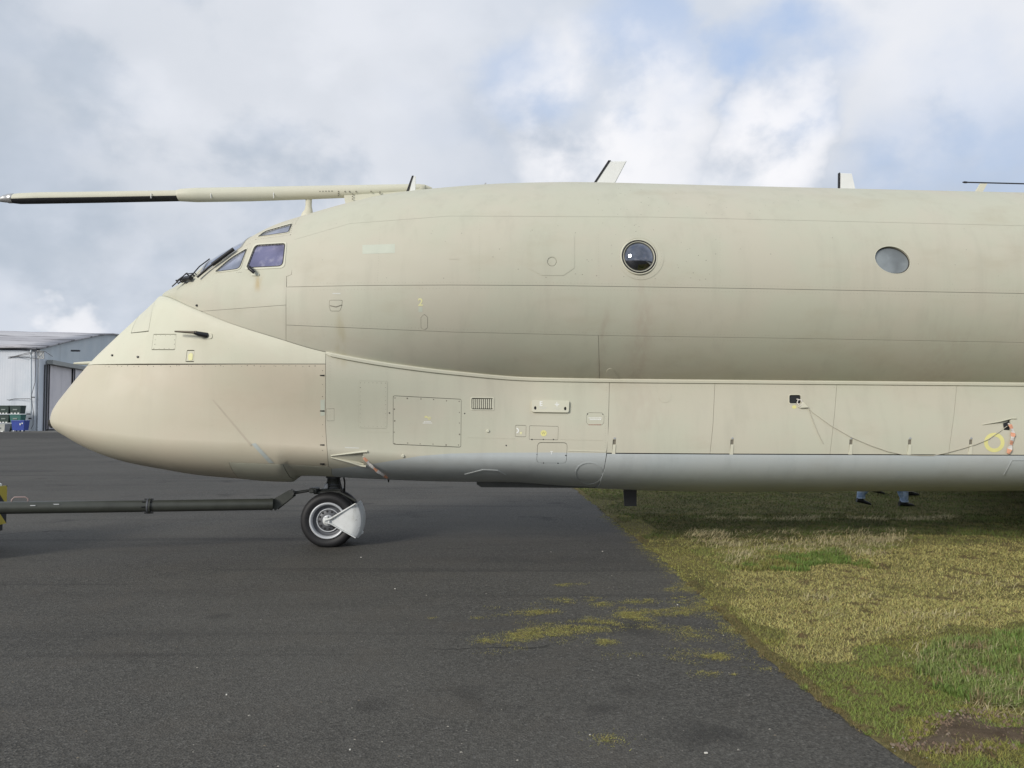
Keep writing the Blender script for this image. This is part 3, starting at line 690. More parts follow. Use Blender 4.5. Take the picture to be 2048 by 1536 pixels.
patch('U', BLANK, 'pane', M_BLANK, bw, off=-.032, depth=.002, step=.05); patch('U', inset(BLANK, -.006), 'rim', M_PALE, bw, [BLANK], off=.002, depth=.014); patch('U', inset(BLANK, -.001), 'seal', M_DARK, bw, [inset(BLANK, .010)], off=-.024, depth=.008)  # dark ring round this pane is recess shade put in as colour

# ---- lower lobe
zl_ = P_lower(*inv('L', [(192, 729)])[0])[2]; xg = np.linspace(TIP, XS, 400); x0n = float(np.interp(zl_, pchip(XN, ZN, xg - TIP), xg))
def level(z, s):
    lo = np.full(len(s), TIP + 1e-4); hi = np.full(len(s), XS)
    for _ in range(40):
        m_ = (lo + hi) / 2; up_ = P_lower(m_, s)[:, 2] > z; hi = np.where(up_, m_, hi); lo = np.where(up_, lo, m_)
    return np.stack([lo, s], -1)
s192 = float(inv('L', [(192, 729)])[0, 1]); WRAP = level(zl_, np.linspace(0, s192, 24)[:-1])
LINE = [(192, 729), (300, 728.5), (500, 728), (651, 728)]; RE = [(651, 728), (651, 850), (653, 885), (657, 934)]
x651 = xof('L', 652, 707); hA, hB = inv('L', [(262, 666)])[0], inv('L', [(305, 616)])[0]
x1, x2 = hA[0] - .005, hB[0] - .005
Npoly = loop(pr('L', [(x0n, 0), (x1, 0)]), p('L', (262, 666), (297, 662.5), (305, 616)), pr('L', [(x2, 0), (XS, 0)]), crease_line('L', XS, x651, 40), p('L', (651.5, 708), (651, 728)), p('L', *LINE[::-1]), WRAP[::-1])
ACC1 = px('L', rounded([(307, 668), (353, 668), (350, 700), (303, 700)], 2), True); ACC2 = px('L', rounded([(374, 700), (389, 700), (388, 724), (371, 724)], 2), True)
nose = patch('L', Npoly, 'nose_fairing', M_HEMPLIT, AIR, [ACC1, ACC2], gap=G)
patch('L', ACC1, 'access_panel', M_HEMPLIT, nose, gap=.003); patch('L', ACC2, 'access_panel', M_HEMPLIT, nose, gap=.004, off=-.003)
patch('L', px('L', rounded([(377, 721), (376, 710), (382, 705), (386, 708), (385, 720)], 2), True), 'yellow_mark', M_YELP, nose, off=.001, depth=0)
dots('screws', 'L', along([(312, 671), (350, 671), (348, 697), (308, 697)], 11, .4), .0055, M_RIVD, nose)
hatch = patch('L', loop(pr('L', [(x1, 0), (x2, 0)]), p('L', (305, 616), (297, 662.5), (262, 666))), 'nose_hatch', M_PALE, AIR, gap=G)
kx = lambda u, v: xof('L', u, v)
x458 = kx(458, 925); x580 = kx(582, 955); x665 = kx(664, 949)
RAD = loop(WRAP, p('L', *LINE), p('L', *RE), p('L', (657, 934), (600, 930.5), (520, 927), (458, 925)), pr('L', [(x458, 1.6), (x458, 2)]), pr('L', [(x458, 2), (TIP + .0015, 2)]), pr('L', [(TIP + .0015, 2), (TIP + .0015, 0)]), pr('L', [(TIP + .0015, 0), (x0n - .01, 0)]))
rad = patch('L', RAD, 'radome', M_RAD, AIR, gap=G)
rad['label'] = 'pinkish beige nose radome'
dots('screws', 'L', [(u + random.uniform(-6, 6), 731.5 + random.uniform(-.5, 2.2)) for u in range(205, 645, 13)] + [(645, v + random.uniform(-4, 4)) for v in range(745, 930, 26)], .006, M_RIVD, rad)
for v, a in ((751, 0), (822, 1), (890, 2), (928, 3)):
    patch('L', px('L', [(640, v - 1.2), (649, v - 1.5), (649, v + 1.5), (640, v + .8)], True), 'latch', M_BLACK, rad, off=.003, depth=.003)
patch('L', px('L', [(503, 888), (511, 886), (548, 926), (538, 926)], True), 'repair_tape', M_BLUEP, rad, off=.0022, depth=0)
patch('L', px('L', [(641, 800), (649.5, 799), (649.5, 831), (641, 832)], True), 'touch_up_patch', M_MINT, rad, off=.0012, depth=0)
patch('L', px('L', [(424, 800), (427, 799), (504, 889), (501, 892)], True), 'scuff_mark', simple('scuff', (.47, .42, .325), .6), rad, off=.0022, depth=0)
CH = loop(p('L', (458, 925), (566, 929)), p('L', (566, 929), (571, 940), (580, 954)), pr('L', [(x580, 1.75), (x580, 2)]), pr('L', [(x580, 2), (x458, 2)]), pr('L', [(x458, 2), (x458, 1.6)]))
patch('L', CH, 'chin_skin', M_HEMP, AIR, gap=G)
R3 = loop(p('L', (566, 929), (657, 934), (662, 936), (664, 949)), pr('L', [(x665, 1.7), (x665, 2)]), pr('L', [(x665, 2), (x580, 2)]), pr('L', [(x580, 2), (x580, 1.75)]), p('L', (580, 954), (571, 940), (566, 929)))
patch('L', R3, 'chin_skin', M_HEMP, AIR, gap=G)
V1 = [(1219, 762), (1216, 880), (1212, 915), (1208, 938), (1197, 968)]
x1219 = xof('L', 1219, 763); x1197b = kx(1197, 968)
FW = loop(crease_line('L', x651, x1219), p('L', *V1), pr('L', [(x1197b, 1.8), (x1197b, 2)]), pr('L', [(x1197b, 2), (x665, 2)]), pr('L', [(x665, 2), (x665, 1.7)]), p('L', (664, 949), (662, 936), (657, 934)), p('L', *RE[::-1]), p('L', (651, 728), (651.5, 708)))
GREY_TOP = [(660, 938), (720, 932), (780, 922), (840, 912), (900, 907), (980, 905.5), (1100, 905), (1222, 906)]
gt = p('L', *GREY_TOP); greyreg = np.vstack([[(x665 - .3, gt[0, 1])], gt, [(x1219 + .4, 2.2 * SL), (x665 - .3, 2.2 * SL)]])
A_BIG = rounded([(786, 791), (923, 798), (922, 895), (786, 889)], 4); A_RIV = rounded([(718, 761.5), (775, 762.5), (774, 857), (717.5, 856)], 3)
A_VENT = rounded([(943, 796), (986.5, 796.5), (986, 819), (943, 818.5)], 3); A_OCT = rounded([(1177, 825), (1204, 825.5), (1208.5, 831), (1208, 846), (1203, 850.5), (1177, 850), (1172.5, 845), (1173, 831)], 1.5)
A_D1 = rounded([(1030.5, 850), (1052.5, 850.5), (1052, 874), (1030, 873.5)], 3); A_D2 = rounded([(1059, 851), (1117, 852.5), (1116, 880), (1058, 879)], 2)
A_T = rounded([(1075, 884.5), (1135, 885), (1133, 927), (1073, 926)], 8); A_SM = rounded([(653, 817.5), (668.5, 817), (668.5, 842), (654, 842)], 1)
A_CIR = ellipse(1178, 947, 28, 24, 0, 30)
SC1 = [(664, 911.5), (700, 907.5), (726, 904.8), (727, 930), (700, 923), (664, 914)]
hl = {n: px('L', q, True) for n, q in dict(big=A_BIG, riv=A_RIV, vent=A_VENT, oct=A_OCT, d1=A_D1, d2=A_D2, T=A_T, sm=A_SM, sc=SC1).items()}
fwd = patch('L', FW, 'fairing_skin', [M_HEMP, M_GREY], AIR, list(hl.values()), [(greyreg, 1)], gap=G)
def greyT(q): return [(greyreg, 1)]
patch('L', hl['big'], 'access_panel', M_HEMP, fwd, gap=.0045)['label'] = 'large access panel with yellow wave symbol'
patch('L', hl['riv'], 'access_panel', M_HEMP, fwd, gap=.001, off=.002)['label'] = 'tall riveted panel'
patch('L', hl['oct'], 'access_panel', M_HEMP, fwd, gap=.003); patch('L', hl['d1'], 'access_panel', M_HEMP, fwd, gap=.003, off=-.003); patch('L', hl['d2'], 'access_panel', M_HEMP, fwd, gap=.003)
patch('L', hl['T'], 'access_panel', [M_HEMP, M_GREY], fwd, gap=.0045, regions=[(greyreg, 1)])['label'] = 'rounded panel marked T, half hemp half grey'
patch('L', hl['sm'], 'access_panel', M_HEMP, fwd, gap=.002)
dots('rivets', 'L', along([(721, 766), (771, 766), (771, 853), (721, 853)], 9.5, .5), .008, M_RIVD, fwd, .0035)
dots('rivets', 'L', along([(789, 796), (919, 802), (918, 891), (789, 886)], 27, 1.0), .009, M_RIVD, fwd, .003)
dots('screws', 'L', [(779, 826), (929.5, 827), (1012.5, 891), (1064, 879), (1086.5, 879), (1107, 879), (1074, 909), (1131.5, 911), (1087, 926), (1116, 926.5), (1175, 828), (1205.5, 828.5)], .009, M_BLACK, fwd, .003)
patch('L', px('L', ellipse(1178, 947, 28, 23, 0, 30), True), 'cover_ring', M_GREY, fwd, [px('L', ellipse(1178, 947, 26, 21, 0, 30), True)], off=.0035, depth=.004, step=.05)
patch('L', px('L', [(929, 948), (966, 938.5), (996, 940), (1012, 949), (1012, 951), (995, 942.3), (966, 941), (931, 950)], True), 'antenna_fairing_edge', M_GREY, fwd, off=.006, depth=.006)
patch('L', px('L', [(1136, 900.5), (1211, 902.5), (1211, 904), (1136, 902)], True), 'rubbing_strip', M_PALE, fwd, off=.006, depth=.006)
for a, b in (((935, 874), (1030, 876.5)), ((1120, 878), (1205, 880)), ((690, 862), (778, 864))):
    patch('L', px('L', [a, b, (b[0], b[1] + 1.0), (a[0], a[1] + 1.0)], True), 'lap_joint', M_HEMP, fwd, off=.002, depth=.002)
# vent with upright slats
vent = empty('louvre_vent', (0, 0, 0), 0, AIR)
patch('L', px('L', rounded([(941, 794), (988.5, 794.5), (988, 821), (941, 820.5)], 3), True), 'vent_frame', M_PALE, vent, [hl['vent']], off=.005, depth=.02, step=.04)
patch('L', hl['vent'], 'vent_backing', M_DARK, vent, off=-.013, depth=.0, step=.05)
for i in range(11):
    u = 945.2 + i * 3.9; patch('L', px('L', [(u - .4, 798), (u + 1.8, 798), (u + 1.6, 817), (u - .7, 817)], True), 'slat', M_PALE, vent, off=.004, depth=.014)
# raised external supply plate marked E
def plate(k, poly, off, mat, name, parent, holes=()):
    return patch(k, px(k, poly, True), name, mat, parent, [px(k, h, True) for h in holes], off=off, depth=off + .004, step=.05)
KEY = [ellipse(1070.2, 817, 2.6, 3.6, 0, 12), ellipse(1130, 818.3, 2.6, 3.6, 0, 12)]
ep = plate('L', rounded([(1063, 801), (1138, 802.5), (1137, 826), (1063.5, 825)], 4), .030, M_PALE, 'supply_plate', AIR, KEY); ep['label'] = 'raised plate marked E with two keyholes'
plate('L', rounded([(1065, 803), (1136, 804.5), (1135, 824), (1065.5, 823)], 4), .012, M_BLACK, 'plate_back', ep)
# scoops
def scoop(pts, apex, end, depth, name, lip=True, tape=None):
    r = empty(name, (0, 0, 0), 0, AIR)
    hole = px('L', pts, True); ax = inv('L', [apex])[0, 0]; ex = inv('L', [end])[0, 0]
    patch('L', hole, 'ramp', M_HEMP, r, off=-.001, depth=0, step=.03, relief=lambda C: -depth * np.clip((C[:, 0] - ax) / (ex - ax), 0, 1) ** 1.5)
    q = inv('L', [end]); 
    return r, hole
s1, h1 = scoop(SC1, (664, 913), (727, 917), .040, 'ram_air_scoop')
def lip(pts, r, parent, mat=M_PALE, off=.006):
    q = inv('L', dens(pts, 6)); P = PF['L'](q[:, 0], q[:, 1]) + normals('L', q[:, 0], q[:, 1]) * off; MB().tube(P, list(np.linspace(r * .5, r, len(P))), 8).build('lip', mat, parent)
lip([(662, 911), (700, 906.5), (726, 903.5), (735, 903)], .014, s1); lip([(662, 914.5), (700, 924), (722, 931), (732, 932)], .014, s1)
patch('L', px('L', [(690, 893), (719, 893.5), (718, 897), (690, 896)], True), 'worn_stencil', M_STEND, fwd, off=.001, depth=0)
# ---- weapons-bay side skins and door
BB = [(1213.5, 906), (1420, 907.5), (1660, 908.5), (1897, 909.5), (2480, 912)]
VS = [[(1219, 762), (1217, 850), (1213.5, 906)], [(1430, 764), (1426, 850), (1420, 907.5)], [(1674, 766), (1669, 830), (1660, 908.5)], [(1914, 768), (1908, 830), (1897, 909.5)], [(2480, 774), (2480, 912)]]
PORT = rounded([(1578.5, 790), (1601.5, 790), (1601.5, 807), (1578.5, 807)], 4); SC2 = [(1966, 850), (2000, 844), (2021, 838.5), (2022, 861), (2008, 860), (1985, 855)]
bay = []
for i in range(4):
    a, b = VS[i], VS[i + 1]; xa_, xb_ = xof('L', *a[0]), xof('L', *b[0])
    poly = loop(crease_line('L', xa_, xb_), p('L', *b), p('L', b[-1], a[-1]), p('L', *a[::-1]))
    hs = [px('L', PORT, True)] if i == 1 else [px('L', SC2, True)] if i == 3 else []
    hs += [px('L', [(u - 3.2, 879), (u + 3.2, 879), (u + 2.2, 904), (u - 5, 904)], True) for u in (1229, 1464.5, 1702.5, 1820, 1942) if a[-1][0] < u < b[-1][0]]
    bay.append(patch('L', poly, 'bay_side_panel', M_HEMP, AIR, hs, gap=.0022))
xk0, xk1 = xof('L', 1214, 907), px('L', BB)[-1, 0]
KD = loop(p('L', *BB), pr('L', [(xk1, 1.5), (xk1, 2)]), pr('L', [(xk1, 2), (x1197b, 2)]), pr('L', [(x1197b, 2), (x1197b, 1.8)]), p('L', (1197, 968), (1208, 938), (1212, 915)))
door = patch('L', KD, 'bay_door', M_GREY, AIR, off=.011, depth=.026, gap=.006); door['label'] = 'long grey weapons bay door'
patch('L', px('L', [(2006, 948), (2022, 919), (2060, 919), (2060, 920.4), (2023, 920.4), (2007.5, 948.5)], True), 'door_strip', M_GREY, door, off=.017, depth=.005)
for u in (1229, 1464.5, 1702.5, 1820, 1942):
    h = empty('door_hinge', (0, 0, 0), 0, AIR)
    patch('L', px('L', [(u - 3.2, 879), (u + 3.2, 879), (u + 2.2, 904), (u - 5, 904)], True), 'hinge_slot', M_RIVD, h, off=-.012, depth=.002)
    patch('L', px('L', [(u - 3.0, 889), (u + 2.4, 889), (u + 1.2, 909), (u - 5.2, 909)], True), 'hinge_arm', M_PALE, h, off=.008, depth=.02)
    patch('L', px('L', ellipse(u + .3, 876.5, 2.4, 1.8, 0, 10), True), 'hinge_bolt', M_METAL, h, off=.004, depth=.006)
# port with tied cord, second scoop
port = empty('cord_port', (0, 0, 0), 0, AIR)
patch('L', px('L', PORT, True), 'port_backing', M_BLACK, port, off=-.0145, depth=0); patch('L', px('L', rounded([(1577, 788.5), (1603, 788.5), (1603, 808.5), (1577, 808.5)], 5), True), 'port_rim', M_PALE, port, [px('L', PORT, True)], off=.004, depth=.014)
s2, h2 = scoop(SC2, (1966, 850), (2022, 850), .040, 'ram_air_scoop'); lip([(1964, 849.5), (2000, 843), (2022, 837), (2032, 837)], .010, s2)
patch('L', px('L', [(2008, 846), (2021, 842), (2021, 860), (2010, 859)], True), 'throat_shade', M_BLACK, s2, off=-.02, depth=0)  # black sheet stands for the shade deep in the scoop
# circular repair, painted ring and spots
patch('L', px('L', ellipse(1330, 792.5, 13, 13, 0, 30), True), 'round_patch', M_HEMP, bay[0], off=.003, depth=.003, step=.05)
patch('L', px('L', ellipse(1988.5, 885, 20.5, 19.5, 0, 44), True), 'painted_ring', M_YEL, bay[3], [px('L', ellipse(1988.5, 885, 12.8, 12, 0, 36), True)], off=.0012, depth=0, step=.05)
patch('L', px('L', ellipse(1588.5, 814, 4.4, 3.6, 0, 14), True), 'painted_spot', M_YEL, bay[1], off=.0012, depth=0)
patch('U', px('U', [(725, 490), (790, 488), (790, 506), (725, 508)], True), 'touch_up_patch', M_MINT, upper_side, off=.0012, depth=0)
patch('U', px('U', [(898, 517), (918, 517), (918, 518.2), (898, 518.2)], True), 'lap_joint', M_HEMP, upper_side, off=.003, depth=.003)
patch('U', px('U', [(665, 586), (681, 586), (681, 588), (665, 588)], True), 'worn_stencil', M_STEND, mid_side, off=.001, depth=0)
pts = [(random.gauss(1280, 120), 560 - abs(random.gauss(0, 75))) for _ in range(60)] + [(random.uniform(600, 2000), random.uniform(440, 560)) for _ in range(26)]
dots('paint_chips', 'U', [q for q in pts if 440 < q[1] < 562 and (q[0] - 1278) ** 2 + (q[1] - 513) ** 2 > 50 ** 2 and (q[0] - 1785) ** 2 + (q[1] - 520) ** 2 > 45 ** 2 and q[0] > 620], .0058, M_CHIP, upper_side, .001, 5)
dots('paint_chips', 'U', [(865, 462), (1237, 377), (1282, 429), (1250, 390)] + [(random.uniform(1150, 1600), random.uniform(372, 430)) for _ in range(34)], .0058, M_CHIP, roof, .001, 5)

for k_, par, line, step_ in (('U', upper_side, [(620, 566), (900, 564.5), (1100, 565.5), (1500, 571.5), (2040, 581)], 7.), ('U', mid_side, [(620, 580), (900, 576), (1500, 583), (2040, 593)], 7.), ('U', mid_side, [(600, 646), (900, 658.5), (1200, 665.5), (1600, 671.5), (2040, 679)], 7.), ('U', low_side, [(1240, 677), (1600, 683), (2040, 691)], 7.), ('U', low_side, [(1208, 690), (1209, 745)], 5.), ('U', upper_side, [(1197, 470), (1198, 560)], 5.), ('U', upper_side, [(1440, 450), (1440, 565)], 5.), ('U', upper_side, [(1660, 455), (1660, 570)], 5.), ('U', upper_side, [(960, 445), (958, 560)], 5.), ('U', upper_side, [(760, 450), (755, 560)], 5.), ('L', fwd, [(1213, 775), (1210, 895)], 5.), ('L', fwd, [(660, 725), (660, 900)], 6.), ('L', bay[0], [(1225, 772), (1424, 773)], 7.), ('L', bay[1], [(1434, 773), (1668, 775)], 7.), ('L', bay[2], [(1678, 775), (1906, 777)], 7.), ('L', door, [(1220, 915), (2040, 917)], 9.)):
    dots('rivets', k_, [q for q in along(line, step_, .35, False) if (q[0] - 1278) ** 2 + (q[1] - 513) ** 2 > 48 ** 2], .0048, M_RIV, par, .0016 if par is not door else .0135, 5)
# joint strip along the fold between cabin and keel
def strip():
    xs = np.concatenate([np.arange(x651, 10.15, .06)]); C = P_upper(xs, thc(xs) * SU); m = MB(); prof = [(-.02, .012), (.026, .004), (.034, -.010), (.030, -.040), (-.02, -.048)]
    V = []; n = len(prof)
    for i, c in enumerate(C):
        k = min(1, (xs[i] - x651) / .15 + .6); V += [(c[0], c[1] - a * k, c[2] + b * k) for a, b in prof]
    m.add(V, [(i * n + j, i * n + j + 1, (i + 1) * n + j + 1, (i + 1) * n + j) for i in range(len(xs) - 1) for j in range(n - 1)], 0, False); m.build('joint_strip', M_PALE, AIR)
strip()

# ---- lettering and stencils
def letters(k, txt, u, v, hpx, mat, parent, name='stencil_letter', off=.0015, bold=0.0):
    cu = bpy.data.curves.new('t', 'FONT'); cu.body = txt; cu.align_x = 'CENTER'; cu.align_y = 'CENTER'; cu.size = 1.0; cu.offset = bold; cu.resolution_u = 4
    o = bpy.data.objects.new('t', cu); COL.objects.link(o); dg = bpy.context.evaluated_depsgraph_get(); me = bpy.data.meshes.new_from_object(o.evaluated_get(dg))
    bpy.data.objects.remove(o); bpy.data.curves.remove(cu); V = np.array([vv.co[:2] for vv in me.vertices]); fs = [tuple(pp.vertices) for pp in me.polygons]; bpy.data.meshes.remove(me)
    sc = hpx / .72; q = inv(k, np.stack([u + V[:, 0] * sc, v - V[:, 1] * sc], -1)); P = PF[k](q[:, 0], q[:, 1]) + normals(k, q[:, 0], q[:, 1]) * off
    m = MB(); m.add(P, fs); o = m.build(name, mat, parent, fix=False); return o
letters('U', '2', 841, 605, 15, M_YELP, mid_side, bold=.02)
patch('U', px('U', [(837, 614), (845, 614), (845, 624), (837, 624)], True), 'worn_stencil', M_MINT, mid_side, off=.001, depth=0)
letters('L', 'E', 1081.5, 809, 9, M_STEN, ep, bold=.03, off=.0318)
for (u0, v0, u1, v1) in ((1112.6, 805, 1114, 809.5), (1109, 809, 1118, 810.6), (1111, 811, 1116, 812.4), (1112.4, 813, 1114.6, 814.2)):
    patch('L', px('L', [(u0, v0), (u1, v0), (u1, v1), (u0, v1)], True), 'earth_symbol', M_STEN, ep, off=.0316, depth=0)
for (u0, v0, u1, v1) in ((1077, 815.2, 1094, 815.9), (1078, 817.6, 1092, 818.3), (1105, 817, 1122, 817.7), (1110, 819.4, 1118, 820)):
    patch('L', px('L', [(u0, v0), (u1, v0), (u1, v1), (u0, v1)], True), 'worn_stencil', M_STEND, ep, off=.0316, depth=0)
letters('L', 'T', 1103, 906, 6.5, M_STEN, fwd, bold=.02)
patch('L', px('L', ellipse(1087.3, 866.5, 6.2, 6.2, 0, 20), True), 'yellow_disc', M_YEL, fwd, off=.0014, depth=0)
letters('L', 'W', 1087, 866.5, 5.5, simple('olive_print', (.42, .40, .18)), fwd, off=.002, bold=.01)
arc = [(1031 + 7 * math.cos(t), 861 + 6 * math.sin(t)) for t in np.linspace(-1.25, 1.25, 10)] + [(1031 + 4.6 * math.cos(t), 861 + 4 * math.sin(t)) for t in np.linspace(1.15, -1.15, 10)]
patch('L', px('L', arc, True), 'white_crescent', M_STEN, fwd, off=-.0016, depth=0); patch('L', px('L', [(1039.5, 864), (1044.5, 864), (1042, 870)], True), 'yellow_mark', M_YELP, fwd, off=-.0016, depth=0)
def wave():
    q = [(848.5 + 13.5 * t, 834.7 - 3.0 * math.sin(2 * PI * t)) for t in np.linspace(0, 1, 15)]
    patch('L', px('L', q + [(a, b + 1.6) for a, b in q[::-1]], True), 'wave_symbol', M_YEL, fwd, off=.0012, depth=0)
    patch('L', px('L', [(850, 834.0), (861, 833.6), (861, 835), (850, 835.4)], True), 'wave_symbol', M_YELP, fwd, off=.0010, depth=0)
wave()
for row in ((848, 842.6, 860), (845.5, 845.3, 863.5)):
    u = row[0]
    while u < row[2]:
        w = random.uniform(1.6, 2.6); patch('L', px('L', [(u, row[1]), (u + w, row[1]), (u + w, row[1] + 1.5), (u, row[1] + 1.5)], True), 'worn_stencil', M_STEN, fwd, off=.0012, depth=0); u += w + .5
for (v0, u0, u1, mt) in ((835.2, 1177, 1203, M_STEN), (838.2, 1179.5, 1200, M_STEN), (848.8, 1177.5, 1200, M_RED)):
    u = u0
    while u < u1:
        w = random.uniform(1.8, 3.2); patch('L', px('L', [(u, v0), (u + w, v0), (u + w, v0 + 1.5), (u, v0 + 1.5)], True), 'worn_stencil', mt, fwd, off=.0012, depth=0); u += w + .45

# ---- aerials, probe, fittings on top
def blade(name, pts, th, mats, ya=0., edge=None, label=None):
    """thin aerofoil aerial standing on the roof; pts are pixels on the plane of symmetry"""
    P = [at_plane(u, v, ya) for u, v in pts]; c = sum(P, Vector()) / len(P); m = MB(); n = len(P)
    front = [q + Vector((0, -th / 2, 0)) for q in [c + (q - c) * .93 for q in P]]; mid = P; back = [q + Vector((0, th / 2, 0)) for q in [c + (q - c) * .93 for q in P]]
    V = front + mid + back; m.add(V, [tuple(range(n)), tuple(range(2 * n, 3 * n))[::-1]] + [(j * n + i, j * n + (i + 1) % n, (j + 1) * n + (i + 1) % n, (j + 1) * n + i) for j in (0, 1) for i in range(n)])
    o = m.build(name, mats, AIR)
    if label: o['label'] = label
    if edge:
        e = [at_plane(u, v, ya) for u, v in edge]; m = MB(); d = Vector((0, th / 2 + .004, 0)); k = len(e)
        m.add([q - d for q in e] + [q + d for q in e], [tuple(range(k)), tuple(range(k, 2 * k))[::-1]] + [(i, (i + 1) % k, k + (i + 1) % k, k + i) for i in range(k)]); m.build('boot', M_BLACK, o)
    return o
blade('blade_aerial', [(820, 381), (825, 352), (832, 352), (831, 384), (818, 392)], .03, M_WHITE, -.25, [(812.5, 384), (824, 352), (827.5, 352), (817, 384)], 'small white blade aerial with black leading edge')
blade('blade_aerial', [(1190, 362), (1216, 322), (1253.5, 322), (1232, 363), (1222, 378), (1182, 378)], .04, M_WHITE, 0, [(1187, 366), (1216, 321.5), (1221.5, 321.5), (1192, 366)], 'large swept white blade aerial with black leading edge')
blade('blade_aerial', [(1678.5, 376), (1679, 346), (1703, 347), (1710, 377), (1712, 392), (1678, 392)], .04, M_WHITE, 0, [(1676.8, 380), (1677.2, 346), (1678.8, 346), (1678.6, 380)], 'upright pale blade aerial')
blade('aerial_mast', [(1951, 382), (1960, 367), (1974, 367), (1966, 382), (1958, 395), (1944, 395)], .035, M_PALE, 0, None, 'short slanted mast carrying a wire aerial')
pl = [at_plane(u, v) for u, v in ((1928, 364.5), (2048, 367.5), (2480, 380))]; MB().tube(pl, .010, 8).build('aerial_wire', M_BLACK, AIR); MB().tube([at_plane(1925, 364.5), at_plane(1929, 364.5), at_plane(1934, 364.7)], [.006, .016, .014], 8).build('wire_terminal', M_BLACK, AIR)
blade('roof_fitting', [(968.5, 368), (972, 364.5), (973, 368), (973, 378), (968, 378)], .02, M_METAL)
def probe():
    r = empty('refuelling_probe', (0, 0, 0), 0, AIR); r['label'] = 'long refuelling probe above the nose'
    ya = -.02
    def seg(name, cols, mat, n=28):
        m = MB(); pts = []; rad = []
        for u, t, b_ in cols:
            a, c = at_plane(u, t, ya), at_plane(u, b_, ya); pts.append((a + c) / 2); rad.append((a - c).length / 2)
        m.tube(pts, rad, n); return m, m.build(name, mat, r)
    _, body = seg('probe_mast', [(356, 380.5, 402.5), (362, 378, 402.5), (393, 376, 404), (500, 374.3, 402.3), (615, 372, 398.5), (700, 370.5, 395), (815, 368.5, 388), (838, 368, 385), (852, 370, 381), (864, 375, 378)], M_PALE)
    m, front = seg('probe_tube', [(26, 388.5, 406.5), (40, 386.5, 408), (80, 384.8, 407.5), (200, 383.3, 405.5), (359, 380.8, 402.3)], [M_PALE, M_BLACK])
    me = front.data; cz = {}
    for f in me.polygons:
        c = f.center; a = np.interp(c.x, [at_plane(26, 397, ya).x, at_plane(359, 391, ya).x], [at_plane(26, 396.4, ya).z, at_plane(359, 390.5, ya).z])
        f.material_index = 1 if c.z < a - .016 else 0
    seg('nozzle', [(0, 395, 404), (4, 392.5, 404.5), (9, 390, 405), (16, 388.8, 405.5), (17, 387.8, 406.5), (24, 387, 406.5), (27, 387.3, 406.3), (28, 389, 405.5)], M_METAL)
    seg('nozzle_tip', [(-14, 397, 402), (-10, 395, 403.5), (0, 395.3, 403.6)], M_RIM)
    for u in (308, 427, 551):
        w = at_plane(u, 391, ya); a, c = at_plane(u, 390 if u < 400 else 387, ya), at_plane(u, 400, ya); MB().tube([a + Vector((-.004, -.085, 0)), (a + c) / 2 + Vector((-.004, -.10, 0)), c + Vector((-.004, -.088, 0))], .006, 6).build('white_stripe', M_WHITE, r)
    m = MB()   # forward strut: waisted pylon
    rows = [(386, 605, 627, .10), (391, 606, 626, .09), (397, 611, 624, .07), (412, 611, 623.5, .06), (420, 609, 625, .07), (426, 604, 626, .11), (440, 598, 630, .13)]; V = []; n = 16
    for v, u0, u1, w in rows:
        a, c = at_plane(u0, v), at_plane(u1, v); mid = (a + c) / 2; h = (c - a).length / 2; V += [mid + Vector((h * math.cos(2 * PI * i / n), w * .5 * math.sin(2 * PI * i / n), 0)) for i in range(n)]
    m.add(V, [(j * n + i, j * n + (i + 1) % n, (j + 1) * n + (i + 1) % n, (j + 1) * n + i) for j in range(len(rows) - 1) for i in range(n)], 0, True); m.build('probe_strut', M_PALE, r)
    m = MB(); poly = [(690, 384), (690, 398), (693, 412), (770, 400), (850, 392), (850, 372), (760, 374)]; P = [at_plane(u, v) for u, v in poly]; k = len(P)
    m.add([q + Vector((0, -.075, 0)) for q in P] + [q + Vector((0, .075, 0)) for q in P], [tuple(range(k)), tuple(range(k, 2 * k))[::-1]] + [(i, (i + 1) % k, k + (i + 1) % k, k + i) for i in range(k)]); m.build('probe_pylon', M_PALE, r)
    m = MB()
    for u, v in [(677, 383), (677, 387), (677, 391), (690, 383), (699, 383), (712, 383), (705, 388), (705, 393), (705, 398), (742, 383), (760, 384), (760, 387)] + [(640 + 6 * i, 383 - .15 * i) for i in range(5)]:
        c = at_plane(u, v, -.105 if v < 385 else -.095); m.box(c, (.014, .012, .014))
    o = m.build('bolts', M_RIVD, r); tag(o, kind='stuff')
probe()

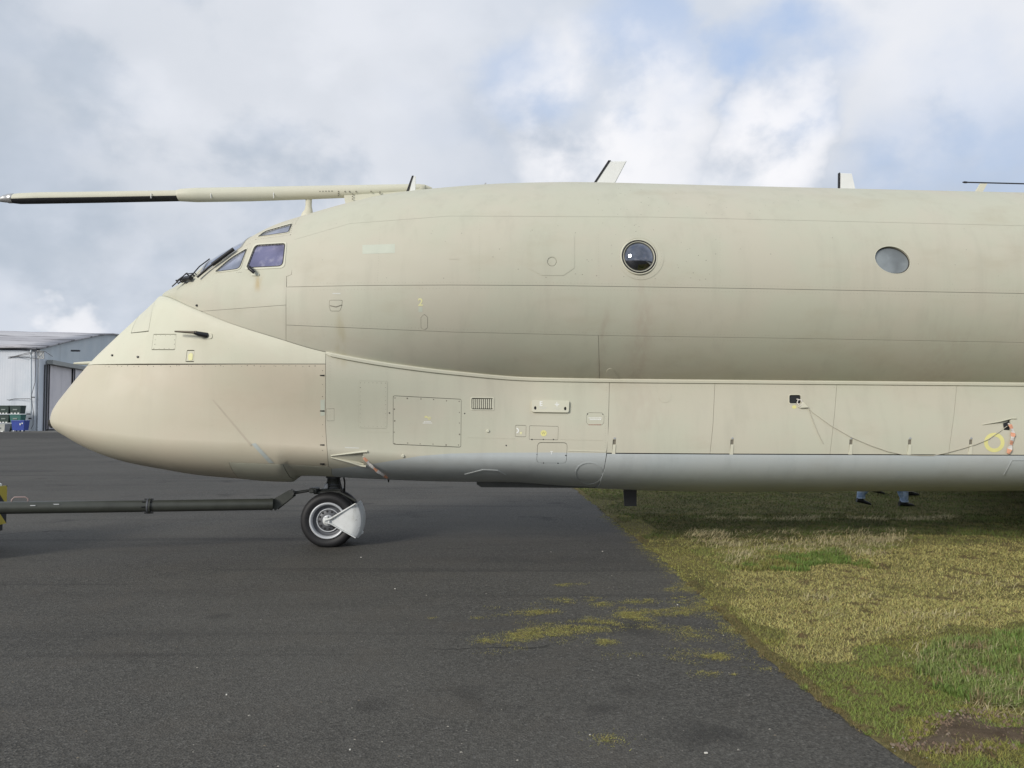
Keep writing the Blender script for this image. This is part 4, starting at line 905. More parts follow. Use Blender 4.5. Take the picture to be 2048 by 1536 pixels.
# windscreen wipers
def wipers():
    for off in (0, 1):
        r = empty('windscreen_wiper', (0, 0, 0), 0, AIR)
        if off == 0: line = [(398, 557), (420, 538), (445, 520), (470, 502)]; lift = .05
        else: line = [(388, 552), (402, 536), (422, 521)]; lift = .045
        P = []
        for u, v in line:
            q = inv('U', [(u + 2, v + 2)]); P.append(Vector(PF['U'](q[:, 0], q[:, 1])[0] + normals('U', q[:, 0], q[:, 1])[0] * lift))
        MB().tube(P, .016 if off == 0 else .008, 8).build('wiper_arm', M_BLACKMET, r)
        if off == 0:
            Q = [a + (b - a) * .0 + Vector((0, 0, .02)) for a, b in zip(P[1:], P[1:])]; MB().tube([P[1] + (P[2] - P[1]) * .3] + P[2:] , .026, 8).build('wiper_blade', M_BLACK, r)
    k = empty('wiper_linkage', (0, 0, 0), 0, AIR); B = [Vector(surf('U', u, v, o)) for u, v, o in ((388, 561, .05), (378, 562, .05), (368, 566, .04))]
    MB().tube(B, .032, 8).build('spindle', M_BLACKMET, k)
    ya = float(B[1].y) + .02; q = lambda u, v: at_plane(u, v, ya)
    m = MB(); m.tube([q(344, 573), q(352, 566), q(372, 547), q(384, 556), q(398, 553)], .008, 6); m.tube([q(352, 560), q(356, 567), q(372, 556)], .010, 6); m.tube([q(373, 546), q(378, 552), q(386, 549)], .012, 6); m.tube([q(353, 562), q(372, 548), q(390, 546), q(398, 556)], .007, 6); m.tube([q(366, 558), q(370, 565), q(382, 566)], .014, 6); m.tube([q(384, 547), q(392, 556)], .013, 6)
    m.build('linkage_rods', M_BLACKMET, k)
    m = MB(); m.tube([Vector(surf('U', 502, 537, .03)), Vector(surf('U', 507, 544, .10)), Vector(surf('U', 513, 549, .05))], .022, 8); m.build('ice_detector', M_BLACKMET, AIR)
    plate('U', rounded([(503, 547), (519, 547), (519, 552), (503, 552)], 2), .012, M_PALE, 'detector_base', AIR)
wipers()
# pitot head and other probes on the nose
def pitot():
    r = empty('pitot_probe', (0, 0, 0), 0, AIR)
    plate('L', rounded([(402, 666), (425, 666), (425, 677.5), (402, 677.5)], 5), .008, M_PALE, 'probe_base', r)
    a, b_, c = surf('L', 415, 671, .0), surf('L', 405, 669, .07), surf('L', 399, 667, .10); t = surf('L', 361, 666, .10)
    MB().tube([a, b_, c], [.035, .03, .022], 8).build('probe_stem', M_BLACKMET, r); MB().tube([c + Vector((.03, 0, 0)), c, t], [.020, .018, .010], 8).build('probe_tube', simple('tarnished_brass', (.10, .085, .06), .45, .4), r)
    dots('screws', 'L', [(404 + 5 * math.cos(q) + 9, 672 + 4.5 * math.sin(q)) for q in np.linspace(0, 6, 7)], .010, M_BLACK, r, .012)
pitot()
a = at_plane(180, 726, .35); b_ = at_plane(142, 727, .35); MB().tube([a + Vector((.4, 0, 0)), a, a + (b_ - a) * .4, a + (b_ - a) * .85], [.03, .026, .022, .012], 10).build('pitot_probe', M_PALE, AIR)
for u, v, k in ((225, 711, 'L'), (394, 611, 'U'), (276, 714, 'L')):
    m = MB(); o = surf(k, u, v, 0); m.tube([o, surf(k, u, v, .015)], [.016, .012], 8); m.build('vane_stub', M_BLACKMET, AIR)
for u, v in ((976, 862), (806, 912)):
    m = MB(); m.tube([surf('L', u, v, 0), surf('L', u, v, .014)], [.022, .016], 10); m.build('stud', M_PALE, AIR)
# under the belly: antenna tray, drain masts
def belly():
    m = MB(); c0, c1 = at_plane(953, 972, 0), at_plane(1200, 974, 0)
    poly = [(c0.x, .83), (c0.x + .06, .790), (c1.x, .770), (c1.x, .86), (c0.x, .90)]; P = [Vector((a_, 0, z_)) for a_, z_ in poly]; k = len(P)
    m.add([q + Vector((0, -.30, 0)) for q in P] + [q + Vector((0, .30, 0)) for q in P], [tuple(range(k)), tuple(range(k, 2 * k))[::-1]] + [(i, (i + 1) % k, k + (i + 1) % k, k + i) for i in range(k)]); m.build('belly_tray', M_GEAR, AIR)
    a_, b_ = at_plane(1247, 980, 0), at_plane(1273, 980, 0); c_, d_ = at_plane(1249, 1012, 0), at_plane(1272.5, 1012, 0); m = MB(); up = Vector((0, 0, .12))
    P = [a_ + up, b_ + up, b_, d_, c_, a_]; k = len(P)
    m.add([q + Vector((0, -.02, 0)) for q in P] + [q + Vector((0, .02, 0)) for q in P], [tuple(range(k)), tuple(range(k, 2 * k))[::-1]] + [(i, (i + 1) % k, k + (i + 1) % k, k + i) for i in range(k)]); m.build('belly_blade_aerial', M_BLACKMET, AIR)
    q = at_plane(777, 958, -.2); MB().tube([q + Vector((0, 0, .06)), q, q + Vector((0, 0, -.045))], [.014, .014, .008], 8).build('drain_mast', M_BLACKMET, AIR)
belly()

# ---- nose undercarriage
def nose_gear():
    H = at_plane(655.5, 1041, -.30); hx, hz = H.x, .356; R = .372
    leg = MB(); leg.lathe([(.085, 1.15), (.085, .86), (.095, .85), (.095, .74), (.08, .735)], (hx + .02, 0, 0), 'z', 24); leg.build('gear_leg', M_GEAR, AIR)
    f = MB(); f.box((hx + .01, 0, .735), (.30, .20, .05), 0, None, .01); f.tube([(hx - .16, -.12, .71), (hx + .14, -.12, .72)], .028, 8); f.tube([(hx, 0, .74), (hx + .01, 0, .36)], .06, 12); f.tube([(hx - .02, -.02, .72), (hx - .24, -.02, .715)], .035, 10); f.build('gear_fork', M_GEAR, AIR)
    s = MB(); s.box((hx + .0, -.115, .716), (.24, .02, .045), 0, None, .008); s.build('fork_plate', M_RIMD, AIR)
    MB().tube([(hx, -.33, hz), (hx, .33, hz)], .045, 14).build('axle', M_GEAR, AIR)
    t = MB(); t.tube([(hx + .12, -.13, .72), (hx + .34, -.13, .60)], .02, 8); t.build('torque_link', M_GEAR, AIR)
    for hy, hw in ((-.09, .0), (.05, .04), (-.02, -.05)):
        MB().tube([(hx + .09 + hw, hy, 1.0), (hx + .13 + hw, hy - .03, .84), (hx + .17, hy - .04, .70), (hx + .10, hy - .02, .58), (hx + .03, hy, .42)], .011, 8).build('brake_hose', M_BLACK, AIR)
    for bz in (.76, .80, .90): MB().lathe([(.088, bz), (.103, bz + .004), (.103, bz + .020), (.088, bz + .024)], (hx + .02, 0, 0), 'z', 24).build('leg_collar', M_RIMD, AIR)
    m = MB(); m.box((hx - .06, -.10, .80), (.05, .05, .07), 0, None, .008); m.build('lamp_bracket', M_RIM, AIR)
    for bx in (-.10, -.03, .05, .10): MB().tube([(hx + bx, -.120, .716), (hx + bx, -.134, .716)], .010, 6).build('fork_bolt', M_METAL, AIR)
    tw = .115
    for yc, near in ((-.205, True), (.205, False)):
        w = empty('nose_wheel', (0, 0, 0), 0, AIR)
        prof = [(.235, -tw * .70), (.255, -tw * .86), (.29, -tw), (.325, -tw * .97), (.352, -tw * .80), (.366, -tw * .5), (R, -tw * .25), (R, tw * .25), (.366, tw * .5), (.352, tw * .80), (.325, tw * .97), (.29, tw), (.255, tw * .86), (.235, tw * .70)]
        m = MB(); m.lathe(prof, (hx, yc, hz), 'y', 64, close=True)
        m.v = [(a, b, max(c, .004)) for a, b, c in m.v]      # weight flattens the tread
        tyre = m.build('tyre', M_TYRE, w)
        y0 = -1 if near else 1
        m = MB()
        m.lathe([(.240, y0 * tw * .55), (.243, y0 * tw * .92), (.232, y0 * tw * .98), (.215, y0 * tw * .90), (.205, y0 * tw * .55)], (hx, yc, hz), 'y', 56); m.build('rim', M_RIM, w)
        m = MB(); m.lathe([(.208, y0 * tw * .56), (.185, y0 * tw * .30), (.155, y0 * tw * .22), (.150, y0 * tw * .34), (.085, y0 * tw * .45), (.0, y0 * tw * .45)], (hx, yc, hz), 'y', 48); m.build('wheel_disc', M_RIMD, w)
        m = MB()
        m.lathe([(.152, y0 * tw * .30), (.158, y0 * tw * .42), (.150, y0 * tw * .48), (.143, y0 * tw * .42)], (hx, yc, hz), 'y', 48); m.build('disc_ring', M_RIM, w)
        m = MB()
        for i in range(12):
            q = 2 * PI * i / 12 + .13; c = Vector((hx + .118 * math.cos(q), yc + y0 * (tw * .385), hz + .118 * math.sin(q))); m.tube([c, c + Vector((0, y0 * .006, 0))], .015, 10)
        m.build('lightening_holes', M_BLACK, w)
        m = MB(); m.lathe([(.075, y0 * tw * .43), (.075, y0 * tw * .62), (.066, y0 * tw * .70), (.045, y0 * tw * .72), (.04, y0 * tw * .85), (0, y0 * tw * .88)], (hx, yc, hz), 'y', 32)
        for i in range(8):
            q = 2 * PI * i / 8; c = Vector((hx + .058 * math.cos(q), yc + y0 * tw * .70, hz + .058 * math.sin(q))); m.tube([c, c + Vector((0, y0 * .012, 0))], .007, 6)
        m.build('hub', M_RIM, w)
    # spray guard: fan-shaped side plates joined by a curved back
    g = empty('spray_guard', (0, 0, 0), 0, AIR); g['label'] = 'white fan-shaped spray guard behind the nose wheels'
    R1 = .435; a0, a1 = math.radians(-31), math.radians(31.5); yo = .335
    for sgn in (-1,):
        m = MB(); prof = [(hx - .028, hz + .028), (hx - .042, hz), (hx - .028, hz - .030)]
        n = 14; V = []; rows = 8
        for j in range(rows + 1):
            rr = .04 + (R1 - .04) * j / rows; bend = max(0, (j / rows - .72) / .28)
            for i in range(n + 1):
                q = a0 + (a1 - a0) * i / n; yy = sgn * (yo - .05 * bend ** 2 + .0); V.append((hx + rr * math.cos(q), yy, hz + rr * math.sin(q)))
        fs = [(j * (n + 1) + i, j * (n + 1) + i + 1, (j + 1) * (n + 1) + i + 1, (j + 1) * (n + 1) + i) for j in range(rows) for i in range(n)]
        V2 = [(a_, b_ - sgn * .006, c_) for a_, b_, c_ in V]; m.add(V, fs, 0, True); m.add(V2, [f_[::-1] for f_ in fs], 0, True); m.build('fan_plate', M_GUARD, g, fix=False)
        m = MB(); m.tube([(hx - .03, sgn * (yo + .012), hz + .012), (hx + .05, sgn * (yo + .012), hz + .035), (hx + R1 * math.cos(a1), sgn * (yo - .005), hz + R1 * math.sin(a1))], [.036, .024, .018], 8, flat=.6)
        m.tube([(hx - .03, sgn * (yo + .010), hz - .008), (hx + .05, sgn * (yo + .010), hz - .035), (hx + R1 * math.cos(a0), sgn * (yo - .005), hz + R1 * math.sin(a0))], [.034, .018, .014], 8, flat=.6); m.build('guard_arm', M_GUARD, g)
        m = MB(); m.lathe([(.046, 0), (.046, sgn * .022), (.02, sgn * .028), (.018, sgn * .02), (0, sgn * .02)], (hx - .004, sgn * yo, hz), 'y', 20); m.build('pivot_boss', M_GUARD, g)
    m = MB(); n = 16; V = []; k = 10
    for i in range(n + 1):
        q = a0 + (a1 - a0) * i / n
        for j in range(k + 1):
            s_ = -1 + 2 * j / k; yy = -(yo - .05) + (s_ + 1) * .13; rr = R1 + .03 * (1 - abs(min(s_, 0)) ** 3); V.append((hx + rr * math.cos(q), yy, hz + rr * math.sin(q)))
    fs = [(i * (k + 1) + j, i * (k + 1) + j + 1, (i + 1) * (k + 1) + j + 1, (i + 1) * (k + 1) + j) for i in range(n) for j in range(k)]; m.add(V, fs, 0, True); m.build('curved_plate', M_GUARD, g)
    m = MB(); q = a0 + .12; m.tube([(hx + (R1 + .03) * math.cos(q), -.2, hz + (R1 + .03) * math.sin(q)), (hx + (R1 + .055) * math.cos(q), -.2, hz + (R1 + .03) * math.sin(q) + .01), (hx + (R1 + .06) * math.cos(q), -.2, hz + (R1 + .03) * math.sin(q) + .035)], .012, 8); m.build('guard_hook', M_GUARD, g)
    return hx, hz
HX, HZ = nose_gear()
def main_gear(sg):
    x, y = 12.2, sg * 4.2; m = MB(); m.tube([(x, y, 1.5), (x, y, .55)], .11, 14); m.tube([(x - .55, y, .5), (x + .55, y, .5)], .09, 12); m.build('main_gear_leg', M_GEAR, AIR)
    for dx in (-.55, .55):
        for dy in (-.28, .28):
            m = MB(); m.lathe([(.22, -.12), (.38, -.14), (.46, -.10), (.485, 0), (.46, .10), (.38, .14), (.22, .12), (0, .10)], (x + dx, y + dy, .482), 'y', 32); m.build('main_wheel', M_TYRE, AIR)
main_gear(-1); main_gear(1)

# ------------------------------------------------------------------ cord and streamers hung on the aircraft (world placement follows its frame)
def in_air(o):   # things that hang on the aircraft stand in its frame
    o.location = (0, Y0, 0); o.rotation_euler = (0, 0, YAW); return o
def cord():
    r = in_air(empty('tether_cord')); tag(r, 'thin cord tied from the black port, sagging aft along the grey door', 'cord')
    f = lambda pts, off: [surf('L', u, v, o) for (u, v), o in zip(pts, off)]
    a = [(1593, 798), (1600, 801), (1612, 814), (1624, 825), (1660, 851), (1700, 874), (1740, 891), (1775, 903), (1806, 909.5), (1840, 911), (1865, 911), (1890, 906), (1920, 898), (1950, 889), (1975, 879), (2000, 862), (2015, 852)]
    MB().tube(f(a, [-.005, .014] + [.014] * 13 + [.012, -.004]), .0042, 6).build('cord_run', M_ROPE, r)
    MB().tube(f([(1617, 820), (1625, 842), (1634, 864), (1645, 887)], [.012, .012, .012, .012]), .0040, 6).build('loose_end', M_ROPE, r)
    MB().tube(f([(1594, 798), (1601, 801), (1604, 808), (1598, 814), (1593, 806), (1597, 799)], [-.005, .02, .03, .03, .02, -.004]), .0075, 6).build('knot_loop', M_TAPEW, r)
    m = MB(); P = f([(1595, 814), (1604, 805), (1615, 816), (1599, 816.5)], [.015, .035, .03, .02]); m.add(P + [q + Vector((0, -.008, .0)) for q in P], [(0, 1, 2, 3), (7, 6, 5, 4), (0, 4, 5, 1), (1, 5, 6, 2), (2, 6, 7, 3), (3, 7, 4, 0)]); m.build('cord_tag', M_PALE, r)
cord()
def streamer(name, path, w, label, offs, faded=False):
    r = in_air(empty(name)); tag(r, label, 'streamer', 'warning streamers on the aircraft')
    P = dens(path, 5); n = len(P); q = inv('L', P); o = np.interp(np.arange(n), np.linspace(0, n - 1, len(offs)), offs); C = PF['L'](q[:, 0], q[:, 1]) + normals('L', q[:, 0], q[:, 1]) * o[:, None]
    m = MB(); V = []
    for i in range(n):
        t = Vector(C[min(i + 1, n - 1)] - C[max(i - 1, 0)]).normalized(); s_ = t.cross(Vector((0, -1, 0))).normalized(); tw = Vector((0, -.35 * math.sin(i * .9), 0)); d = (s_ + tw).normalized() * (w * (.82 + .18 * math.sin(i * 1.7)))
        V += [Vector(C[i]) - d, Vector(C[i]) + d]
    for i in range(n - 1): m.add(V[2 * i:2 * i + 4], [(0, 1, 3, 2)], 0 if ((i // 2) % 3 == 0 if faded else (i // 2) % 2 == 0) else 1)
    b = m.build('ribbon', [M_ORANGE, M_TAPEW], r, fix=False); md = b.modifiers.new('s', 'SOLIDIFY'); md.thickness = .002
    MB().tube([Vector(C[0]) + Vector((-.01, .02, .01)), Vector(C[0])], .012, 6).build('toggle', M_TAPEW, r)
streamer('warning_streamer', [(728, 915), (738, 925), (752, 934), (766, 942), (776, 949)], .021, 'orange and white streamer trailing aft from scoop behind the radome', [.0, .03, .05, .05], True)
streamer('warning_streamer', [(2020, 849), (2024, 862), (2022, 878), (2018, 894), (2013, 907)], .030, 'orange and white streamer hanging from scoop beside yellow ring', [.0, .03, .03, .03])

# ------------------------------------------------------------------ tow bar
M_TOW = simple('tow_bar_green', (.050, .054, .045), .40, .1, .35, 7)
def tow_bar():
    r = empty('tow_bar', on_ground(300, 1090)); base = r.location.copy(); tag(r, 'dark green tubular tow bar coupled to the nose leg', 'tow bar')
    W = lambda u, v, Y: at_depth(u, v, Y) - base
    YL, YR = 9.75, 10.72
    Yx = lambda u: YL + (YR - YL) * u / 640
    A, Bm, C = W(-60, 1016.5, Yx(-60)), W(298, 1012, Yx(298)), W(545, 1008.3, Yx(545)); rad = .0765
    d = (C - A).normalized()
    m = MB(); m.tube([A, Bm - d * .02], rad, 24); m.build('bar_tube', M_TOW, r)
    m = MB(); m.tube([Bm + d * .02, C], rad, 24); m.tube([C - d * .03, C + d * .005], rad + .004, 24); m.build('bar_tube', M_TOW, r)
    for s_ in (-1, 1):
        m = MB(); m.tube([Bm + d * s_ * .022, Bm + d * s_ * .003], rad + .022, 28); m.build('flange', M_RIMD if s_ < 0 else M_TOW, r)
    m = MB()
    for s_ in (-1, 1):
        for i in range(8):
            q = 2 * PI * i / 8; o = Vector((0, math.cos(q), math.sin(q))) * (rad + .012); m.tube([Bm + d * s_ * .02 + o, Bm + d * s_ * .055 + o], .008, 6)
    m.build('flange_bolts', M_BLACKMET, r)
    m = MB(); m.tube([W(22, 1005.5, Yx(22)), W(24, 999, Yx(24)), W(29, 994.5, Yx(29)), W(50, 994, Yx(50)), W(55.5, 997, Yx(55)), W(56, 1005, Yx(56))], .008, 8); m.build('grab_handle', simple('handle_red_primer', (.34, .25, .23), .5), r)
    E1 = W(547, 1008.5, 10.70); E2 = W(586, 986, 10.73); m = MB(); ax = (E2 - E1)
    nrm = Vector((-ax.z, 0, ax.x)).normalized()
    for yo in (-.07, .07):
        P = [E1 - nrm * .09 + Vector((.0, 0, 0)), E1 + nrm * .06, E2 + nrm * .055, E2 - nrm * .045]; P = [q + Vector((0, yo, 0)) for q in P]; o = Vector((0, .012, 0)); m.add([q - o for q in P] + [q + o for q in P], [(0, 1, 2, 3), (7, 6, 5, 4), (0, 4, 5, 1), (1, 5, 6, 2), (2, 6, 7, 3), (3, 7, 4, 0)])
    m.tube([E1 + Vector((-.02, -.07, -.01)), E1 + Vector((-.02, .07, -.01))], .06, 12); m.build('yoke', M_TOW, r)
    m = MB(); E3 = W(626, 980, 10.76); m.tube([E2 + Vector((-.06, 0, -.012)), E2 + (E3 - E2) * .5, E3], [.030, .026, .024], 10, flat=.8); m.box(E2 + Vector((.0, -.06, .02)), (.07, .05, .05), 0, None, .008); m.tube([E2 + Vector((.02, -.11, .0)), E2 + Vector((.02, .11, .0))], .022, 10); m.build('tongue', M_GEAR, r)
    m = MB(); m.box(E3 + Vector((.02, 0, .0)), (.10, .20, .07), 0, None, .012); m.tube([E3 + Vector((.02, -.13, 0)), E3 + Vector((.02, .13, 0))], .02, 10); m.build('coupling_head', M_GEAR, r)
    # scrapes
    for u0, u1, v in ((49, 72, 1011.5), (101, 119, 1009)):
        m = MB(); a_, b_ = W(u0, v, Yx(u0) - .066), W(u1, v - 1, Yx(u1) - .066); m.box((a_ + b_) / 2, ((b_ - a_).length, .004, .008)); m.build('paint_scrape', M_RIM, r)
    # small jockey wheels out of frame carry the far end
    m = MB(); q = W(-50, 1016, Yx(-50)); m.tube([q, Vector((q.x, q.y, .25 - base.z))], .03, 8); m.lathe([(.10, -.05), (.19, -.06), (.20, 0), (.19, .06), (.10, .05), (0, .04)], (q.x, q.y + .0, .20 - base.z), 'y', 24); m.build('jockey_wheel', M_TYRE, r)
tow_bar()

# ------------------------------------------------------------------ tow tractor at the left edge of the frame
def tractor():
    Yt = 9.95; c = at_depth(15.5, 1000, Yt + .80); xr = c.x; r = empty('tow_tractor', (xr - 1.5, Yt, 0)); tag(r, 'tow tractor with yellow and black striped rear plate at left frame edge', 'tractor')
    yb = simple('tractor_white', (.60, .60, .57), .45)
    X = lambda x: x - (xr - 1.5)
    m = MB(); m.box((X(xr - 1.35), .0, .57), (2.5, 1.5, .50), 0, None, .05); m.build('body', yb, r)
    m = MB(); m.add([(X(xr - .03), -.72, .835), (X(xr - .03), .72, .835), (X(xr - .34), .68, 1.02), (X(xr - .34), -.68, 1.02), (X(xr - .03), -.72, .80), (X(xr - .03), .72, .80), (X(xr - .34), .68, .80), (X(xr - .34), -.68, .80)], [(0, 1, 2, 3), (4, 7, 6, 5), (0, 4, 5, 1), (1, 5, 6, 2), (2, 6, 7, 3), (3, 7, 4, 0)]); m.build('sloping_deck', M_WHITE, r)
    blk, yel = simple('stripe_black', (.012, .012, .014), .5), simple('stripe_yellow', (.55, .44, .05), .5)
    # chevron plates: rear face and near side, upright boards with slanting bands
    def board(o, du, dv, name, nst=6):
        m = MB(); o, du, dv = Vector(o), Vector(du), Vector(dv); n = du.cross(dv).normalized() * .02; k = -.30
        for i in range(-3, nst * 2):
            a0, a1 = i / nst, (i + 1) / nst
            P = [(a0, 0), (a1, 0), (a1 + k, 1), (a0 + k, 1)]
            # clip to the board
            def clip(P, ax, lim, keep):
                out = []
                for q0, q1 in zip(P, P[1:] + P[:1]):
                    i0, i1 = keep(q0[ax], lim), keep(q1[ax], lim)
                    if i0: out.append(q0)
                    if i0 != i1:
                        t = (lim - q0[ax]) / (q1[ax] - q0[ax]); out.append((q0[0] + (q1[0] - q0[0]) * t, q0[1] + (q1[1] - q0[1]) * t))
                return out
            P = clip(P, 0, 0., lambda a, l: a >= l - 1e-9)
            if len(P) > 2: P = clip(P, 0, 1., lambda a, l: a <= l + 1e-9)
            if len(P) < 3: continue
            V = [o + du * a + dv * b for a, b in P]; kk = len(V); m.add(V + [q - n for q in V], [tuple(range(kk)), tuple(range(kk, 2 * kk))[::-1]] + [(j, (j + 1) % kk, kk + (j + 1) % kk, kk + j) for j in range(kk)], i % 2)
        m.build(name, [yel, blk], r, fix=True)
    board((X(xr - .85), -.78, .30), (.85, 0, 0), (0, 0, .51), 'striped_board', 5); board((X(xr), -.78, .30), (0, 1.56, 0), (0, 0, .51), 'striped_board', 7)
    m = MB(); m.box((X(xr - 1.3), 0, .29), (2.3, 1.2, .10)); m.box((X(xr - .06), .66, .26), (.10, .12, .09)); m.build('chassis', M_BLACKMET, r)
    for dx in (-.62, -2.1):
        for sy in (-1, 1):
            m = MB(); m.lathe([(.16, -.11), (.26, -.12), (.31, -.09), (.32, 0), (.31, .09), (.26, .12), (.16, .11), (0, .08)], (X(xr + dx), sy * .66, .32), 'y', 28); m.build('wheel', M_TYRE, r)
    m = MB(); m.box((X(xr - 1.5), 0, 1.05), (.5, 1.1, .14), 0, None, .04); m.box((X(xr - 1.28), 0, 1.28), (.12, 1.1, .42), 0, None, .04); m.build('bench_seat', M_BLACK, r)
    m = MB(); m.lathe([(.17, 0), (.185, .012), (.2, 0), (.185, -.012)], (X(xr - 2.05), .3, 1.25), 'z', 24, close=True); m.tube([(X(xr - 2.2), .3, .9), (X(xr - 2.05), .3, 1.25)], .02, 8); m.build('steering_wheel', M_BLACK, r)
    m = MB(); m.box((X(xr + .06), 0, .50), (.16, .22, .14), 0, None, .02); m.build('tow_hitch', M_BLACKMET, r)
tractor()

# ------------------------------------------------------------------ hangar far behind on the left
def ribbed(name, mat, extra=None):
    b = NB(name); x, y, z = b.xyz()
    return b
def hangar():
    C0 = at_depth(75, 862, 92.); C0.z = 0; dirg = Vector((-.22, .975, 0)).normalized(); dirf = Vector((-dirg.y, dirg.x, 0))     # gable runs away, front wall runs left
    r = empty('hangar', C0); tag(r, 'pale blue-grey steel hangar with patched low roof and sliding doors', 'hangar')
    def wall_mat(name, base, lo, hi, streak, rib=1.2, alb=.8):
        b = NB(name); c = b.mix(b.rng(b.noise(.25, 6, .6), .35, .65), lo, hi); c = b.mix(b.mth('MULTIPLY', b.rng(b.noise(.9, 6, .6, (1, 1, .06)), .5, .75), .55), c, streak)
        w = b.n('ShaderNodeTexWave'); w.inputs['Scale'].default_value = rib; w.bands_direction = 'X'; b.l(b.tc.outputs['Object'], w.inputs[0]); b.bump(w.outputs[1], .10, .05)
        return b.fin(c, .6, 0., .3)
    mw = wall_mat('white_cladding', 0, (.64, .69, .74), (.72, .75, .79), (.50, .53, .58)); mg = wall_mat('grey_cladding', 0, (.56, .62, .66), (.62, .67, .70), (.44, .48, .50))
    md = wall_mat('door_cladding', 0, (.70, .665, .68), (.78, .74, .75), (.50, .48, .49), 2.0)
    b = NB('patched_roof'); c = b.mix(b.rng(b.noise(.10, 6, .6, (.35, 1, 1)), .38, .62), (.40, .39, .405), (.54, .53, .54)); c = b.mix(b.mth('MULTIPLY', b.rng(b.noise(.30, 7, .68, (.30, 1.6, 1), (3, 0, 0)), .50, .62), .85), c, (.13, .125, .13)); b.bump(b.noise(.3, 5, .6, (.25, 1.4, 1)), .6, .4); mr = b.fin(c, .7, 0., .3)
    EV, RD, HS, LN = 9.4, 14.4, 33., 70.   # eave, ridge, half span, length
    G_ = lambda a, b_, z: dirg * a + dirf * b_ + Vector((0, 0, z))
    # front wall as cladding bays
    nb = 14
    for i in range(nb):
        a0, a1 = LN * i / nb, LN * (i + 1) / nb - .06; m = MB(); P = [G_(0, a0, 0), G_(0, a1, 0), G_(0, a1, EV), G_(0, a0, EV)]; o = dirg * .25
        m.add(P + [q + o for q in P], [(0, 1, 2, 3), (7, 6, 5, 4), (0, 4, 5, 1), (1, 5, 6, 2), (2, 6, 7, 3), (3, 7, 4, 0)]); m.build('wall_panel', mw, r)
    # roof: two pitches, a little sag
    for sg in (0, 1):
        m = MB(); n, k = 10, 24; V = []
        for i in range(n + 1):
            t = i / n; a = t * HS if sg == 0 else 2 * HS - t * HS; z = EV + .35 + (RD - EV) * (1 - (1 - t) ** 1.25)
            for j in range(k + 1): V.append(G_(a - (.5 if i == 0 and sg == 0 else 0), -.4 + (LN + .4) * j / k, z + .05 * math.sin(j * 2.1 + i)))
        m.add(V, [(i * (k + 1) + j, i * (k + 1) + j + 1, (i + 1) * (k + 1) + j + 1, (i + 1) * (k + 1) + j) for i in range(n) for j in range(k)], 0, True); o = m.build('roof', mr, r); s_ = o.modifiers.new('s', 'SOLIDIFY'); s_.thickness = .2
    # gable end above the doors, with its slope
    DH = 7.85
    m = MB(); P = [G_(.3, 0, DH + .6)]; 
    for i in range(11):
        t = i / 10; P.append(G_(.3 + t * (HS - .3), 0, EV + .15 + (RD - EV) * (1 - (1 - t) ** 1.25)))
    P += [G_(HS + (HS - 1) * (1 - i / 10), 0, EV + .15 + (RD - EV) * (1 - (1 - i / 10) ** 1.25)) for i in range(9, -1, -1)] + [G_(2 * HS - 1, 0, DH + .6)]
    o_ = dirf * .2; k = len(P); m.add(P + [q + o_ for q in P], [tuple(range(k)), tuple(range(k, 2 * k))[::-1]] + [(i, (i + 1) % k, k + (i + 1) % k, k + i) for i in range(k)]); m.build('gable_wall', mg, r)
    m = MB(); P = [G_(0, -.02, 0), G_(2.7, -.02, 0), G_(2.7, -.02, EV), G_(0, -.02, EV)]; o_ = dirf * .2; m.add(P + [q + o_ for q in P], [(0, 1, 2, 3), (7, 6, 5, 4), (0, 4, 5, 1), (1, 5, 6, 2), (2, 6, 7, 3), (3, 7, 4, 0)]); m.build('corner_panel', mw, r)
    m = MB(); m.box(G_(HS + 1, -.5, DH + .35), (2 * HS - 2, .7, .5), 0, Matrix.Rotation(math.atan2(dirg.y, dirg.x), 4, 'Z')); m.build('door_track', simple('track_grey', (.36, .37, .35), .6), r)
    m = MB(); m.box(G_(HS, 6., 4.6), (2 * HS - 2, .2, 9.0), 0, Matrix.Rotation(math.atan2(dirg.y, dirg.x), 4, 'Z')); m.build('inner_backing', simple('inner_dark', (.05, .05, .055), .8), r)  # dark board added inside so no sky shows through the door gaps
    # sliding leaves
    dk = simple('door_gap_dark', (.07, .07, .075), .7)
    Rz = Matrix.Rotation(math.atan2(dirg.y, dirg.x), 4, 'Z')
    for i in range(7):
        a0 = 2.6 + i * 8.6; d = empty('sliding_door', (0, 0, 0), 0, r); m = MB(); m.box(G_(a0 + 4.2, -.15 - .25 * (i % 2), DH / 2 + .1), (8.3, .16, DH - .1), 0, Rz); m.build('door_leaf', md, d)
        m = MB(); m.box(G_(a0 + .06, -.27 - .25 * (i % 2), DH / 2 + .1), (.14, .1, DH - .1), 0, Rz); m.box(G_(a0 + 4.2, -.25 - .25 * (i % 2), .12), (8.3, .08, .22), 0, Rz); m.build('door_edge', dk, d)
        m = MB(); m.box(G_(a0 + 4.2, -.245 - .25 * (i % 2), 2.9), (8.2, .03, .08), 0, Rz); m.build('door_rail', md, d)
    for a in (1.6, 2.35):
        m = MB(); m.box(G_(a, -.12, DH / 2), (.16, .10, DH), 0, Rz); m.build('door_post', dk, r)
    # bracket truss carrying the track, gutter, downpipe, cables
    m = MB(); g = lambda u, v, Y=91.5: at_depth(u, v, Y) - C0
    for a_, b_ in (((74, 702), (87, 703)), ((74, 702), (76, 716)), ((76, 716), (88, 717)), ((76, 716), (87, 703)), ((80, 703), (84, 717)), ((87, 703), (88, 717)), ((88, 717), (82, 703))): m.tube([g(*a_), g(*b_)], .06, 6)
    m.build('track_truss', simple('truss_grey', (.42, .43, .42), .6), r)
